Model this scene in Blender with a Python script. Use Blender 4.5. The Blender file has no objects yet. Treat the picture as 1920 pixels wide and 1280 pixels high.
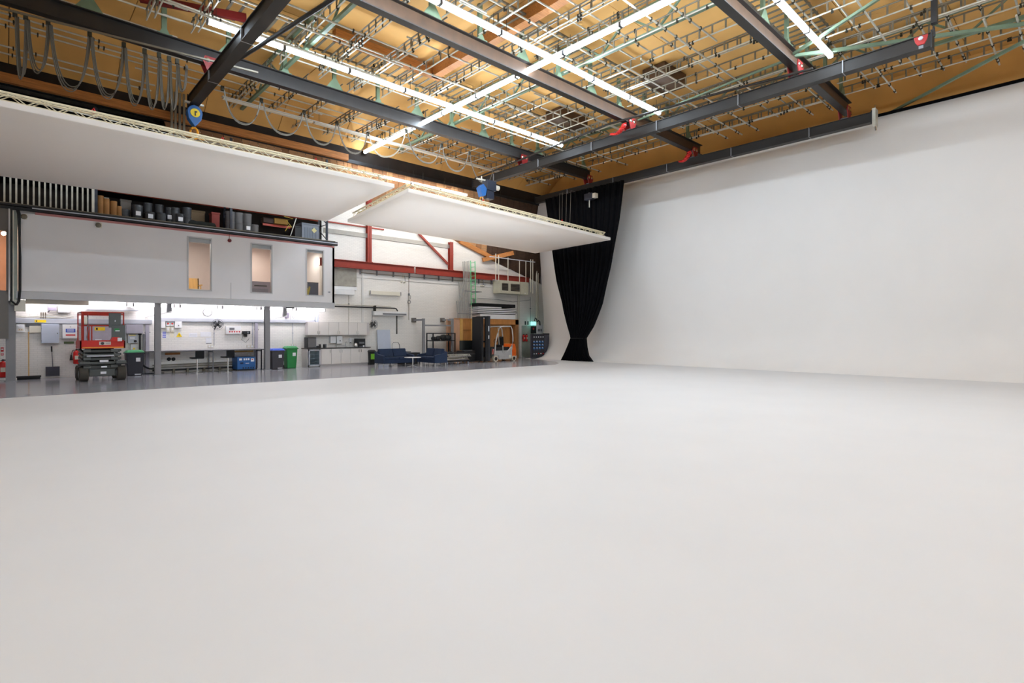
import bpy, bmesh, math, random
from mathutils import Vector, Matrix
random.seed(7)
C = bpy.context.scene.collection
PI = math.pi
# ---------------------------------------------------------------- camera, world, exposure
EYE = 1.68; FPX = 1019.0; HOR = 622.0
HEAD = math.radians(46.9)
cam_d = bpy.data.cameras.new('camera'); cam = bpy.data.objects.new('camera', cam_d); C.objects.link(cam)
cam.location = (0, 0, EYE)
cam.rotation_euler = (PI/2, 0, HEAD - PI/2)
cam_d.sensor_width = 36; cam_d.lens = 36*FPX/1920
cam_d.shift_y = -(640-HOR)/1920
cam_d.clip_end = 200
bpy.context.scene.camera = cam
w = bpy.data.worlds.new('world'); bpy.context.scene.world = w; w.use_nodes = True
w.node_tree.nodes['Background'].inputs[0].default_value = (1, .93, .85, 1)
w.node_tree.nodes['Background'].inputs[1].default_value = 0.02
vs = bpy.context.scene.view_settings
vs.view_transform = 'Standard'; vs.look = 'None'; vs.exposure = 0.12; vs.gamma = 1; vs.use_curve_mapping = False
TUBE_POWER = 50.5      # emission of the lit strip diffusers

# ---------------------------------------------------------------- photo -> world helpers (positions measured at known depths)
def ray(px):
    a = (px-960)/FPX
    return (math.cos(HEAD)+a*math.sin(HEAD), math.sin(HEAD)-a*math.cos(HEAD))
def xY(px, Y): d = ray(px); return Y*d[0]/d[1]
def zY(px, py, Y): return EYE+(HOR-py)/FPX*Y/ray(px)[1]
def yX(px, X): d = ray(px); return X*d[1]/d[0]
def zX(px, py, X): return EYE+(HOR-py)/FPX*X/ray(px)[0]
def pH(px, py, h):
    d = ray(px); t = h*FPX/(HOR-py); return Vector((d[0]*t, d[1]*t, EYE+h))
def pY(px, py, Y): return Vector((xY(px, Y), Y, zY(px, py, Y)))

# ---------------------------------------------------------------- materials
def lin(c): return tuple(((v/255+.055)/1.055)**2.4 if v/255 > .04045 else v/255/12.92 for v in c)
MATS = {}
def mat(name, rgb, rough=.6, metal=0, var=.06, scale=6, bump=0, spec=.5, emit=0, ecol=None):
    if name in MATS: return MATS[name]
    m = bpy.data.materials.new(name); m.use_nodes = True; nt = m.node_tree
    b = nt.nodes['Principled BSDF']; c = lin(rgb)
    b.inputs['Roughness'].default_value = rough; b.inputs['Metallic'].default_value = metal
    b.inputs['Specular IOR Level'].default_value = spec
    tc = nt.nodes.new('ShaderNodeTexCoord'); n = nt.nodes.new('ShaderNodeTexNoise')
    n.inputs['Scale'].default_value = scale; n.inputs['Detail'].default_value = 3
    nt.links.new(tc.outputs['Object'], n.inputs['Vector'])
    r = nt.nodes.new('ShaderNodeValToRGB')
    r.color_ramp.elements[0].position = .3; r.color_ramp.elements[1].position = .7
    r.color_ramp.elements[0].color = tuple(v*(1-var) for v in c)+(1,)
    r.color_ramp.elements[1].color = tuple(min(1, v*(1+var)) for v in c)+(1,)
    nt.links.new(n.outputs['Fac'], r.inputs['Fac']); nt.links.new(r.outputs['Color'], b.inputs['Base Color'])
    if bump:
        bp = nt.nodes.new('ShaderNodeBump'); bp.inputs['Strength'].default_value = bump; bp.inputs['Distance'].default_value = .02
        nt.links.new(n.outputs['Fac'], bp.inputs['Height']); nt.links.new(bp.outputs['Normal'], b.inputs['Normal'])
    if emit:
        b.inputs['Emission Color'].default_value = (ecol or (1, 1, 1))+(1,); b.inputs['Emission Strength'].default_value = emit
    MATS[name] = m; return m
def wood(name, rgb, var=.25, sc=(1, 12, 12)):
    m = mat(name, rgb, .65, var=var, scale=2.5)
    nt = m.node_tree; mp = nt.nodes.new('ShaderNodeMapping'); mp.inputs['Scale'].default_value = sc
    tc = [n for n in nt.nodes if n.type == 'TEX_COORD'][0]; n = [n for n in nt.nodes if n.type == 'TEX_NOISE'][0]
    nt.links.new(tc.outputs['Object'], mp.inputs[0]); nt.links.new(mp.outputs[0], n.inputs['Vector']); return m
def brick(name, rgb):
    m = bpy.data.materials.new(name); m.use_nodes = True; nt = m.node_tree; b = nt.nodes['Principled BSDF']
    b.inputs['Roughness'].default_value = .6
    tc = nt.nodes.new('ShaderNodeTexCoord'); mp = nt.nodes.new('ShaderNodeMapping'); mp.inputs['Rotation'].default_value = (PI/2, 0, 0)
    br = nt.nodes.new('ShaderNodeTexBrick'); br.inputs['Scale'].default_value = 1.0
    br.inputs['Brick Width'].default_value = .225; br.inputs['Row Height'].default_value = .075; br.inputs['Mortar Size'].default_value = .006
    c = lin(rgb)
    br.inputs['Color1'].default_value = c+(1,); br.inputs['Color2'].default_value = tuple(v*.965 for v in c)+(1,); br.inputs['Mortar'].default_value = tuple(v*.85 for v in c)+(1,)
    nt.links.new(tc.outputs['Object'], mp.inputs[0]); nt.links.new(mp.outputs[0], br.inputs['Vector'])
    nt.links.new(br.outputs['Color'], b.inputs['Base Color'])
    bp = nt.nodes.new('ShaderNodeBump'); bp.inputs['Strength'].default_value = .5; bp.inputs['Distance'].default_value = .008; bp.invert = True
    nt.links.new(br.outputs['Fac'], bp.inputs['Height']); nt.links.new(bp.outputs['Normal'], b.inputs['Normal'])
    MATS[name] = m; return m
def cloth(name, rgb, tr=.5):
    m = bpy.data.materials.new(name); m.use_nodes = True; nt = m.node_tree; nt.nodes.clear(); c = lin(rgb)+(1,)
    o = nt.nodes.new('ShaderNodeOutputMaterial'); mx = nt.nodes.new('ShaderNodeMixShader'); mx.inputs[0].default_value = tr
    d = nt.nodes.new('ShaderNodeBsdfDiffuse'); t = nt.nodes.new('ShaderNodeBsdfTranslucent'); d.inputs[0].default_value = c; t.inputs[0].default_value = c
    nt.links.new(d.outputs[0], mx.inputs[1]); nt.links.new(t.outputs[0], mx.inputs[2]); nt.links.new(mx.outputs[0], o.inputs[0])
    MATS[name] = m; return m
def glass(name, tint=(1, 1, 1)):
    m = bpy.data.materials.new(name); m.use_nodes = True; nt = m.node_tree; nt.nodes.clear()
    o = nt.nodes.new('ShaderNodeOutputMaterial'); mx = nt.nodes.new('ShaderNodeMixShader'); t = nt.nodes.new('ShaderNodeBsdfTransparent'); g = nt.nodes.new('ShaderNodeBsdfGlossy')
    t.inputs[0].default_value = tint+(1,); g.inputs['Roughness'].default_value = .03
    f = nt.nodes.new('ShaderNodeFresnel'); f.inputs[0].default_value = 1.45
    nt.links.new(f.outputs[0], mx.inputs[0]); nt.links.new(t.outputs[0], mx.inputs[1]); nt.links.new(g.outputs[0], mx.inputs[2]); nt.links.new(mx.outputs[0], o.inputs[0])
    MATS[name] = m; return m
cyc_m = mat('cyclorama_white_paint', (238, 234, 230), .55, var=.012, scale=.6, spec=.25)
wfl_m = mat('white_floor_paint', (217, 215, 214), .5, var=.015, scale=.7, spec=.3)
gfl_m = mat('grey_resin_floor', (164, 164, 171), .16, var=.06, scale=1.5, spec=.6)
wall_m = brick('white_painted_brick', (240, 236, 230))
plain_m = mat('plain_white_wall', (225, 222, 218), .7, var=.02, scale=2)
rear_m = mat('white_studio_wall', (226, 224, 220), .8, var=.05, scale=1)
tan_m = mat('tan_roof_board', (224, 172, 98), .75, var=.09, scale=.5)
tan2_m = mat('tan_fascia_board', (216, 164, 92), .75, var=.09, scale=.6)
dark_m = mat('dark_timber_lining', (34, 24, 18), .85, var=.3, scale=2)
black_m = mat('black_drape', (8, 8, 10), .95, var=.3, scale=3, spec=.1)
timber_m = wood('orange_timber', (176, 114, 56))
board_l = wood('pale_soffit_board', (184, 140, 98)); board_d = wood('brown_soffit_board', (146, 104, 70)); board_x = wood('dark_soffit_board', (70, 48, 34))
mezz_m = mat('grey_mezzanine_paint', (234, 231, 231), .55, var=.02, scale=.8)
mezz2_m = mat('grey_mezzanine_beam', (196, 195, 196), .5, var=.02)
col_m = mat('steel_grey_paint', (140, 139, 141), .45, var=.03)
dcol_m = mat('dark_grey_wall_paint', (112, 106, 100), .6, var=.04)
red_m = mat('red_oxide_paint', (150, 52, 38), .5, var=.08)
rackred_m = mat('orange_red_rack_paint', (196, 74, 52), .45, var=.06)
rackblue_m = mat('dark_blue_rack_paint', (42, 46, 58), .5)
bridge_m = mat('dark_grey_girder_paint', (42, 37, 33), .5, metal=0, var=.12, scale=2, spec=.3)
run_m = mat('brown_grey_runway_paint', (38, 34, 32), .45, var=.15, scale=3)
rust_m = mat('rust_brown_web', (78, 54, 34), .6, var=.2, scale=3)
galv_m = mat('galvanised_tube', (200, 196, 182), .42, metal=.2, var=.12, scale=4)
galvd_m = mat('dull_ladder_steel', (118, 110, 94), .5, metal=.2, var=.12, scale=4)
clamp_m = mat('dark_coupler_steel', (58, 56, 46), .5, metal=.5)
green_m = mat('pale_green_steel_paint', (112, 132, 108), .5, var=.1, scale=3)
lampred_m = mat('bright_red_paint', (205, 28, 22), .4)
dred_m = mat('dark_red_pipe_paint', (110, 22, 22), .5)
white_m = mat('white_enamel', (232, 232, 232), .4, var=.02)
cream_m = mat('cream_enamel', (222, 216, 200), .45, var=.02)
truss_m = mat('cream_truss_paint', (226, 214, 182), .45)
sheet_m = cloth('white_bounce_fabric', (250, 245, 240))
blackp_m = mat('black_plastic', (24, 24, 27), .5)
blackt_m = mat('black_textile', (18, 18, 20), .9)
grey_m = mat('mid_grey_metal', (120, 120, 124), .4, metal=.3)
lgrey_m = mat('light_grey_metal', (190, 192, 200), .35, metal=.2, var=.03)
bluegrey_m = mat('pale_blue_grey_enamel', (190, 198, 214), .4, var=.02)
chrome_m = mat('chrome', (215, 215, 215), .15, metal=1)
yellow_m = mat('yellow_sign', (245, 210, 30), .5)
blue_m = mat('blue_paint', (36, 96, 160), .45)
bluel_m = mat('blue_plastic', (44, 86, 205), .4)
greenl_m = mat('green_plastic', (34, 130, 62), .4)
green2_m = mat('green_lid_plastic', (56, 150, 96), .4)
darkg_m = mat('charcoal_machine_paint', (66, 68, 66), .5, var=.1)
liftred_m = mat('lift_red_paint', (204, 32, 18), .4)
liftor_m = mat('lift_rail_red_paint', (180, 50, 34), .4)
tyre_m = mat('grey_rubber', (72, 66, 58), .8)
creamt_m = mat('cream_rubber', (208, 196, 172), .7)
flg_m = mat('forklift_grey_paint', (182, 180, 178), .4)
orange_m = mat('bright_orange_paint', (240, 104, 20), .4)
ply_m = wood('plywood_face', (190, 128, 66), .12, (6, 6, 1)); plyd_m = wood('plywood_edge_pine', (214, 166, 92), .12, (6, 6, 1)); plyp_m = wood('pale_pink_plywood', (206, 160, 128), .08, (6, 6, 1))
sofa_m = mat('navy_sofa_fabric', (31, 47, 74), .85, var=.1, scale=20)
paper_m = mat('printed_paper_white', (236, 236, 240), .7)
signred_m = mat('sign_red', (200, 40, 44), .5); signblue_m = mat('sign_blue', (40, 80, 190), .5)
concrete_m = mat('raw_concrete', (160, 156, 146), .85, var=.14, scale=5, bump=.3)
door_m = mat('pale_green_door_paint', (168, 176, 164), .5)
kit_m = mat('kitchen_door_laminate', (224, 218, 212), .45, var=.01)
kitd_m = mat('kitchen_carcass', (196, 190, 188), .5, var=.01)
wt_m = mat('dark_worktop', (64, 58, 56), .35)
bench_m = mat('grey_bench_laminate', (150, 146, 152), .35)
cardb_m = mat('cardboard', (160, 112, 62), .8)
keg_m = mat('dark_grey_tub_plastic', (62, 63, 66), .35, var=.12)
glass_m = glass('window_glass', (.96, .97, .96)); fridgeg_m = glass('fridge_glass', (.8, .88, .92))
lit_m = mat('lit_strip_diffuser', (255, 255, 255), .5, emit=TUBE_POWER, ecol=(.735, .865, 1.0))
lit2_m = mat('lit_under_mezzanine_diffuser', (255, 255, 255), .5, emit=15, ecol=(1, .95, 1))
lit3_m = mat('lit_lean_to_diffuser', (255, 255, 255), .5, emit=16, ecol=(1, .93, .84))
lit5_m = mat('added_wall_fill_diffuser', (255, 255, 255), .5, emit=34, ecol=(1, .93, .86))
lit4_m = mat('lit_room_downlight', (255, 255, 255), .5, emit=60, ecol=(1, .82, .62))
exit_m = mat('lit_exit_sign', (90, 230, 220), .5, emit=1.8, ecol=(.25, .95, .85))

# ---------------------------------------------------------------- mesh helpers
class MB:
    def __init__(s): s.v = []; s.f = []
    def poly(s, pts):
        n = len(s.v); s.v += [tuple(p) for p in pts]; s.f.append(tuple(range(n, n+len(pts)))); return s
    def box(s, x0, x1, y0, y1, z0, z1):
        n = len(s.v)
        s.v += [(x0, y0, z0), (x1, y0, z0), (x1, y1, z0), (x0, y1, z0), (x0, y0, z1), (x1, y0, z1), (x1, y1, z1), (x0, y1, z1)]
        s.f += [(n, n+3, n+2, n+1), (n+4, n+5, n+6, n+7), (n, n+1, n+5, n+4), (n+1, n+2, n+6, n+5), (n+2, n+3, n+7, n+6), (n+3, n, n+4, n+7)]
        return s
    def bar(s, p, q, w, h, up=(0, 0, 1)):       # rectangular bar from p to q
        p = Vector(p); q = Vector(q); d = (q-p).normalized(); u = Vector(up)
        if abs(d.dot(u)) > .98: u = Vector((0, 1, 0))
        a = d.cross(u).normalized(); b = a.cross(d).normalized()
        n = len(s.v)
        for e in (p, q):
            for i, j in ((-1, -1), (1, -1), (1, 1), (-1, 1)): s.v.append(tuple(e+a*i*w/2+b*j*h/2))
        s.f += [(n, n+1, n+2, n+3), (n+7, n+6, n+5, n+4)]+[(n+i, n+4+i, n+4+(i+1) % 4, n+(i+1) % 4) for i in range(4)]
        return s
    def tube(s, pts, r, n=8, r2=None):
        pts = [Vector(p) for p in pts]; k0 = len(s.v); N = len(pts)
        for i, p in enumerate(pts):
            d = ((pts[min(i+1, N-1)]-pts[max(i-1, 0)])).normalized()
            u = Vector((0, 0, 1)) if abs(d.z) < .9 else Vector((1, 0, 0))
            a = d.cross(u).normalized(); b = a.cross(d)
            rr = r if r2 is None else r+(r2-r)*i/(N-1)
            for k in range(n):
                t = 2*PI*k/n; s.v.append(tuple(p+a*math.cos(t)*rr+b*math.sin(t)*rr))
        for i in range(N-1):
            for k in range(n):
                A = k0+i*n+k; B = k0+i*n+(k+1) % n; s.f.append((A, B, B+n, A+n))
        s.f.append(tuple(reversed(range(k0, k0+n)))); s.f.append(tuple(range(k0+(N-1)*n, k0+N*n))); return s
    def lathe(s, prof, c=(0, 0, 0), n=16, axis='z'):
        k0 = len(s.v); c = Vector(c)
        for r, h in prof:
            for k in range(n):
                t = 2*PI*k/n; a, b = r*math.cos(t), r*math.sin(t)
                p = {'z': (a, b, h), 'y': (a, h, b), 'x': (h, a, b)}[axis]
                s.v.append(tuple(c+Vector(p)))
        for i in range(len(prof)-1):
            for k in range(n):
                A = k0+i*n+k; B = k0+i*n+(k+1) % n; s.f.append((A, B, B+n, A+n))
        s.f.append(tuple(reversed(range(k0, k0+n)))); s.f.append(tuple(range(k0+(len(prof)-1)*n, k0+len(prof)*n))); return s
    def prism(s, pts, d, axis='y'):             # 2D outline extruded along axis from d[0] to d[1]
        def P(a, b, e): return {'y': (a, e, b), 'x': (e, a, b), 'z': (a, b, e)}[axis]
        k = len(s.v); n = len(pts)
        for e in d: s.v += [P(a, b, e) for a, b in pts]
        s.f.append(tuple(range(k, k+n))); s.f.append(tuple(reversed(range(k+n, k+2*n))))
        s.f += [(k+i, k+n+i, k+n+(i+1) % n, k+(i+1) % n) for i in range(n)]; return s
    def build(s, name, m, parent=None, loc=(0, 0, 0), smooth=False, bevel=0, fixn=True, sub=0):
        me = bpy.data.meshes.new(name); me.from_pydata(s.v, [], s.f)
        if fixn or bevel:
            bm = bmesh.new(); bm.from_mesh(me)
            if fixn: bmesh.ops.recalc_face_normals(bm, faces=bm.faces)
            bm.to_mesh(me); bm.free()
        if smooth:
            for p in me.polygons: p.use_smooth = True
        me.materials.append(m)
        o = bpy.data.objects.new(name, me); C.objects.link(o); o.location = loc
        if parent: o.parent = parent
        if bevel:
            b = o.modifiers.new('bevel', 'BEVEL'); b.width = bevel; b.segments = 2; b.limit_method = 'ANGLE'
        if smooth: 
            try: me.set_sharp_from_angle(angle=math.radians(40))
            except Exception: pass
        return o
def tag(o, label, cat, group=None, kind=None):
    if label: o['label'] = label
    if cat: o['category'] = cat
    if group: o['group'] = group
    if kind: o['kind'] = kind
    return o
def thing(name, loc, label, cat, rz=0, group=None):
    o = bpy.data.objects.new(name, None); C.objects.link(o); o.location = loc; o.rotation_euler = (0, 0, rz); o.empty_display_size = .2
    return tag(o, label, cat, group)
def st(o): o['kind'] = 'structure'; return o
def stuff(o): o['kind'] = 'stuff'; return o
KIDS = {}
def copy_tree(o, loc=None, label=None, parent=None, group=None):
    c = o.copy(); C.objects.link(c)
    if parent is not None: c.parent = parent
    if loc is not None: c.location = loc
    if label: c['label'] = label
    if group: c['group'] = group
    for ch in [x for x in o.children]: copy_tree(ch, parent=c)
    return c
class Wall:
    """thing mounted on a wall plane; front face of the base box spans the given pixels at depth Y-dep"""
    def __init__(s, name, label, cat, p, Y, dep, m, group=None, base=None, bevel=.004):
        px0, py0, px1, py1 = p; s.F = Y-dep; pm = (px0+px1)/2
        s.x0, s.x1 = xY(px0, s.F), xY(px1, s.F); s.z1, s.z0 = zY(pm, py0, s.F), zY(pm, py1, s.F)
        s.w = s.x1-s.x0; s.h = s.z1-s.z0; s.d = dep
        s.root = thing(name, ((s.x0+s.x1)/2, Y, s.z0), label, cat, group=group)
        MB().box(-s.w/2, s.w/2, -dep, 0, 0, s.h).build(base or 'body', m, s.root, bevel=bevel)
    def add(s, name, u0, v0, u1, v1, m, d=.01, parent=None):
        return MB().box(-s.w/2+u0*s.w, -s.w/2+u1*s.w, -s.d-d, -s.d+.002, s.h*(1-v1), s.h*(1-v0)).build(name, m, parent or s.root)
    def pt(s, u, v, d=0): return (-s.w/2+u*s.w, -s.d-d, s.h*(1-v))
WALL = 26.0; FACE = 24.8
# ================================================================ STRUCTURE
# floor
st(MB().box(-12, 27.5, -12, 28.3, -.2, 0).build('floor', gfl_m))
EDGE = 18.7
white_pts = [(-12, -12), (24.1, -12), (24.1, 24.5), (23.75, 22.9), (22.6, 20.6), (21.6, 19.4), (20.5, EDGE), (-12, EDGE)]
st(MB().prism(white_pts, (0, .015), 'z').build('floor', wfl_m))
# cyclorama: cove and wall (wall_right)
CX0, CR, CTOP = 24.1, 1.7, 10.35
prof = [(CX0, .015)]+[(CX0+CR*math.sin(t), .015+CR-CR*math.cos(t)) for t in [PI/2*i/14 for i in range(1, 15)]]
zz = [2.4, 3.2, 4.2, 5.2, 6.2, 6.9, 7.4, 7.9, 8.4, 8.9, 9.3, 9.7, CTOP]
prof += [(CX0+CR, z) for z in zz]
def cyc_end(z):
    e = 24.3+.085*z
    if z > 7.9: e += .95*((z-7.9)/1.9)**2.2
    return min(e, 25.98)
mb = MB(); n = len(prof); ys = [-12, -6, 0, 4, 8, 12, 15, 18, 20, 22, 23.3]
rows = []
for (x, z) in prof: rows.append([(x, y, z) for y in ys]+[(x, cyc_end(z), z)])
m_ = len(rows[0]); mb.v = [p for r in rows for p in r]
for i in range(n-1):
    for j in range(m_-1):
        a = i*m_+j; mb.f.append((a, a+m_, a+m_+1, a+1))
cyc = st(mb.build('wall_right', cyc_m, smooth=True, fixn=False))
sm = cyc.modifiers.new('solid', 'SOLIDIFY'); sm.thickness = .12; sm.offset = -1
for p in cyc.data.polygons: p.use_smooth = True
st(MB().box(25.78, 26.0, -12, 25.0, CTOP, CTOP+.12).build('trim_1', black_m))
# far wall behind the cyclorama and fascia above it
st(MB().box(27.3, 27.5, -12, 28.3, 0, 12.2).build('wall_far_right', rear_m))
st(MB().box(26.6, 26.8, -12, 25.2, CTOP-1.2, 12.1).build('trim_2', tan2_m))
# walls behind the camera
st(MB().box(-12.2, -12, -12, 28.3, 0, 12.2).build('wall_left', rear_m))
st(MB().box(-12, 27.5, -12.2, -12, 0, 12.2).build('wall_front', rear_m))
# back wall: under the mezzanine, beside it (sloping top), dark lining above the store
XM = xY(627, FACE)          # right end of mezzanine
st(MB().box(-12, XM-.1, WALL, WALL+.25, 0, 2.95).build('wall_back', wall_m))
top = [(XM-.1, 9.25), (14, 8.5), (19.5, 7.15), (22.7, 6.15), (27.3, 4.9)]
st(MB().prism([(XM-.1, 0), (27.3, 0)]+top[::-1], (WALL, WALL+.25), 'y').build('wall_back', wall_m))
st(MB().box(-12, XM-.1, WALL+.1, WALL+.25, 5.95, 10.2).build('wall_back', dark_m))
st(MB().box(-12, 27.3, 28.1, 28.3, 0, 12.2).build('wall_back_outer', rear_m))
# roof
ceil_ = st(MB().box(-12, 27.5, -12, 28.3, 12.16, 12.3).build('ceiling', dark_m))
pan = MB().box(0, 2.94, 0, 2.44, 0, .05)
pm0 = None
for i in range(13):
    for j in range(14):
        x = -11.7+i*2.96; y = -11.6+j*2.46
        if pm0 is None: pm0 = pan.build('roof_panel', tan_m, ceil_, (x, y, 12.08)); o = pm0
        else:
            o = pm0.copy(); C.objects.link(o); o.location = (x, y, 12.08+random.choice((0, 0, .012)))
p2 = None
for i in range(13):
    x = -11.7+i*2.96
    for (y0, z0, y1, z1) in ((22.86, 12.08, 24.05, 11.55), (24.05, 11.55, 25.04, 10.75)):
        MB().prism([(y0, z0), (y1, z1), (y1, z1+.05), (y0, z0+.05)], (0, 2.94), 'x').build('roof_panel', tan2_m, ceil_, (x, 0, 0))
# fascia at lean-to + edge rail + soffit planks
fas = st(MB().box(-12, 26.6, 25.05, 25.15, 10.15, 12.1).build('trim_3', dark_m))
st(MB().box(-12, 26.6, 24.95, 25.1, 10.0, 10.16).build('trim_4', blackp_m))
tag(MB().box(-4, xY(650, 24.95), 24.75, 24.94, 10.02, 10.32).build('timber_beam', timber_m), 'long orange timber beam along the roof edge above the store shelves', 'beam')
def topz(x):
    for (a, za), (b, zb) in zip(top, top[1:]):
        if x <= b: return za+(zb-za)*(x-a)/(b-a)
    return 4.9
sof = st(MB().box(4.5, 26.9, 25.2, 26.3, 10.3, 10.35).build('ceiling_lean_to', dark_m))
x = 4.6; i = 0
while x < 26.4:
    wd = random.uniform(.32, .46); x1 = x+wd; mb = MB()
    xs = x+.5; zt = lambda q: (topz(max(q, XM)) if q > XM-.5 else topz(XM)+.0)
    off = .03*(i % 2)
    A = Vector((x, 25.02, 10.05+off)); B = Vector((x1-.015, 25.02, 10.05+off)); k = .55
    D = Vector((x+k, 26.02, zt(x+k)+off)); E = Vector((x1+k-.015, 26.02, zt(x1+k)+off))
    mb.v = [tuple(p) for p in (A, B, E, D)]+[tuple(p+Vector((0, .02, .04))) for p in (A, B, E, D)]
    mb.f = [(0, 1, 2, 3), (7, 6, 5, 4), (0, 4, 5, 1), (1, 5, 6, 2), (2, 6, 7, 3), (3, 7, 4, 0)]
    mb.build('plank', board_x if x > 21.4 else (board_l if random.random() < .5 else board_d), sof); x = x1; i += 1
# timber rafters at the low right end of the lean-to, jutting over the wall
for k, (a, b) in enumerate((((905, 487), (962, 474)), ((862, 452), (930, 487)))):
    p = pY(*a, 25.85); q = pY(*b, 25.3 if k == 0 else 25.85)
    tag(MB().bar(p, q, .16, .26).build('rafter', timber_m), ('short orange timber rafter jutting out above the pipe frame', 'dark-stained timber rafter sloping down the gable towards the pipe frame')[k], 'rafter')

# ================================================================ OVERHEAD STEEL
def ibeam(mb, x0, x1, y, z0, h=.5, w=.26, t=.03):
    mb.box(x0, x1, y-w/2, y+w/2, z0, z0+t).box(x0, x1, y-w/2, y+w/2, z0+h-t, z0+h)
RZ = EYE+8.72
HX = [-1.9+1.85*k for k in range(15)]
G = [(19.75, -3, 24.6, 'runway beam nearest the mezzanine, with red pipe along its top'), (13.3, -3, 25.2, 'runway beam crossing overhead between the two long light rows'), (6.75, -3, 24.9, 'rusty-webbed runway beam overhead nearest the camera side')]
for gi, (gy, x0, x1, lab) in enumerate(G):
    t = thing('runway_beam', ((x0+x1)/2, gy, RZ), 'dark steel '+lab, 'steel beam')
    L = (x1-x0)/2; mb = MB(); ibeam(mb, -L, L, 0, 0); mb.build('flange', run_m, t)
    MB().box(-L, L, -.012, .012, .03, .47).build('web', rust_m if gi else run_m, t)
    MB().tube([(-L, .14, .56), (L, .14, .56)], .055, 8).build('pipe', dred_m if gi == 0 else green_m, t)
    cm = (x0+x1)/2
    for k, hx in enumerate(HX):
        if hx < x0 or hx > x1-.3: continue
        mb = MB().box(hx-cm-.07, hx-cm+.07, -.05, .05, .5, 12.08-RZ)
        big = .34 if k % 2 == 0 else .16
        mb.prism([(hx-cm-big, .5), (hx-cm+big, .5), (hx-cm+.07, .5+big*1.15), (hx-cm-.07, .5+big*1.15)], (-.08, -.05), 'y')
        mb.box(hx-cm-.2, hx-cm+.2, -.13, .13, .5, .53)
        mb.build('hanger', green_m, t)
# ladder beams running along Y and scaffold tubes along X
bays = [(-3.4, 0.2), (0.3, 6.6), (6.9, 13.1), (13.45, 19.5), (19.95, 24.8)]
bayname = ['behind the rusty-webbed runway beam', 'near side of the rusty-webbed runway beam', 'between the rusty-webbed and the middle runway beams', 'between the middle runway beam and the one nearest the mezzanine', 'between the last runway beam and the roof edge']
LZ = EYE+9.25
bshort = ['', 'grid bay nearest the camera', 'middle grid bay', 'grid bay over the bounce panels', 'narrow grid bay by the roof edge']
ORD = 'first second third fourth fifth sixth seventh eighth ninth tenth eleventh twelfth thirteenth fourteenth fifteenth sixteenth seventeenth eighteenth nineteenth twentieth'.split()
def ordn(i): return ORD[i-1] if i <= 20 else 'twenty-'+ORD[i-21]
def ladder(y0, y1):
    mb = MB(); mb.tube([(0, y0, 0), (0, y1, 0)], .024, 6); mb2 = MB(); mb2.tube([(0, y0, .3), (0, y1, .3)], .024, 6)
    r = MB(); y = y0+.2
    while y < y1-.1: r.box(-.012, .012, y-.026, y+.026, 0, .3); y += .43
    c = MB()
    for k in range(8):
        yy = random.uniform(y0+.1, y1-.1); zz = random.choice((0, .3)); c.box(-.035, .035, yy-.02, yy+.02, zz-.035, zz+.035).box(-.012, .012, yy-.035, yy+.035, zz-.08, zz+.05)
    return mb, mb2, r, c
lx0 = -2.2; li = 0
protos = {}
for bi, (y0, y1) in enumerate(bays[1:] if True else bays, 1):
    lx = lx0
    while lx < 25.0:
        jit = random.uniform(-.12, .12)
        # open areas of the grid seen in the photograph are kept a little thinner on the left
        skip = (lx < 5 and bi == 4) or (lx < 2 and li % 2)
        if not skip:
            key = (bi, li % 3)
            nm = 'galvanised ladder beam in the %s, %s from the left' % (bshort[bi], ordn(int((lx-lx0)/1.31+.5)+1))
            zz = LZ+random.choice((0, .0, .12))
            cy = (y0+y1)/2
            if key not in protos:
                a, b, r, c = ladder(y0-cy-random.uniform(-.25, .25), y1-cy-random.uniform(-.2, .4))
                t = thing('ladder_beam', (lx+jit, cy, zz), nm, 'ladder beam', group='ladder beams in bay %s of the grid' % ['', 'one', 'two', 'three', 'four'][bi])
                a.build('chord', galv_m, t); b.build('chord', galvd_m, t); stuff(r.build('rungs', galvd_m, t)); stuff(c.build('couplers', clamp_m, t)); protos[key] = t
            else: copy_tree(protos[key], (lx+jit, cy, zz), nm)
            if random.random() < .3: copy_tree(protos[key], (lx+jit+.16, cy+random.uniform(-.3, .3), zz+.02), nm.replace('galvanised ladder beam in', 'doubled-up ladder beam paired in'))
        lx += 1.31; li += 1
tz = LZ+.36; protos = {}
spanx = [(-2.6, 4.2), (3.6, 10.3), (9.7, 16.5), (15.9, 22.6), (21.6, 25.2)]
for bi, (y0, y1) in enumerate(bays[1:], 1):
    y = y0+.45; rowi = 0
    while y < y1-.1:
        rowi += 1
        for si, (a, b) in enumerate(spanx):
            if random.random() < .1: continue
            aa = random.uniform(-.5, .1); key = (si, random.randint(0, 1))
            lab = 'scaffold tube in the %s, %s row, %s length' % (bshort[bi], ordn(rowi), ('leftmost', 'second', 'middle', 'fourth', 'rightmost')[si]); grp = 'scaffold tubes in bay %s of the grid' % ['', 'one', 'two', 'three', 'four'][bi]
            low = random.random() < .35
            loc = ((a+b)/2+aa*.4, y+random.uniform(-.1, .1), LZ-.05 if low else tz+random.uniform(-.02, .04))
            L = (b-a)/2
            if key not in protos:
                t = thing('scaffold_tube', loc, lab, 'scaffold tube', group=grp)
                MB().tube([(-L+aa, 0, 0), (L, 0, 0)], .029, 6).build('tube', galv_m, t)
                c = MB()
                for k in range(4): xx = random.uniform(-L+.5, L-.1); c.box(xx-.02, xx+.02, -.04, .04, -.045, .04).box(xx-.01, xx+.01, -.012, .012, -.09, .06)
                stuff(c.build('couplers', clamp_m, t)); protos[key] = t
            else: copy_tree(protos[key], loc, lab, group=grp)
        y += random.uniform(.6, .9)
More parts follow.
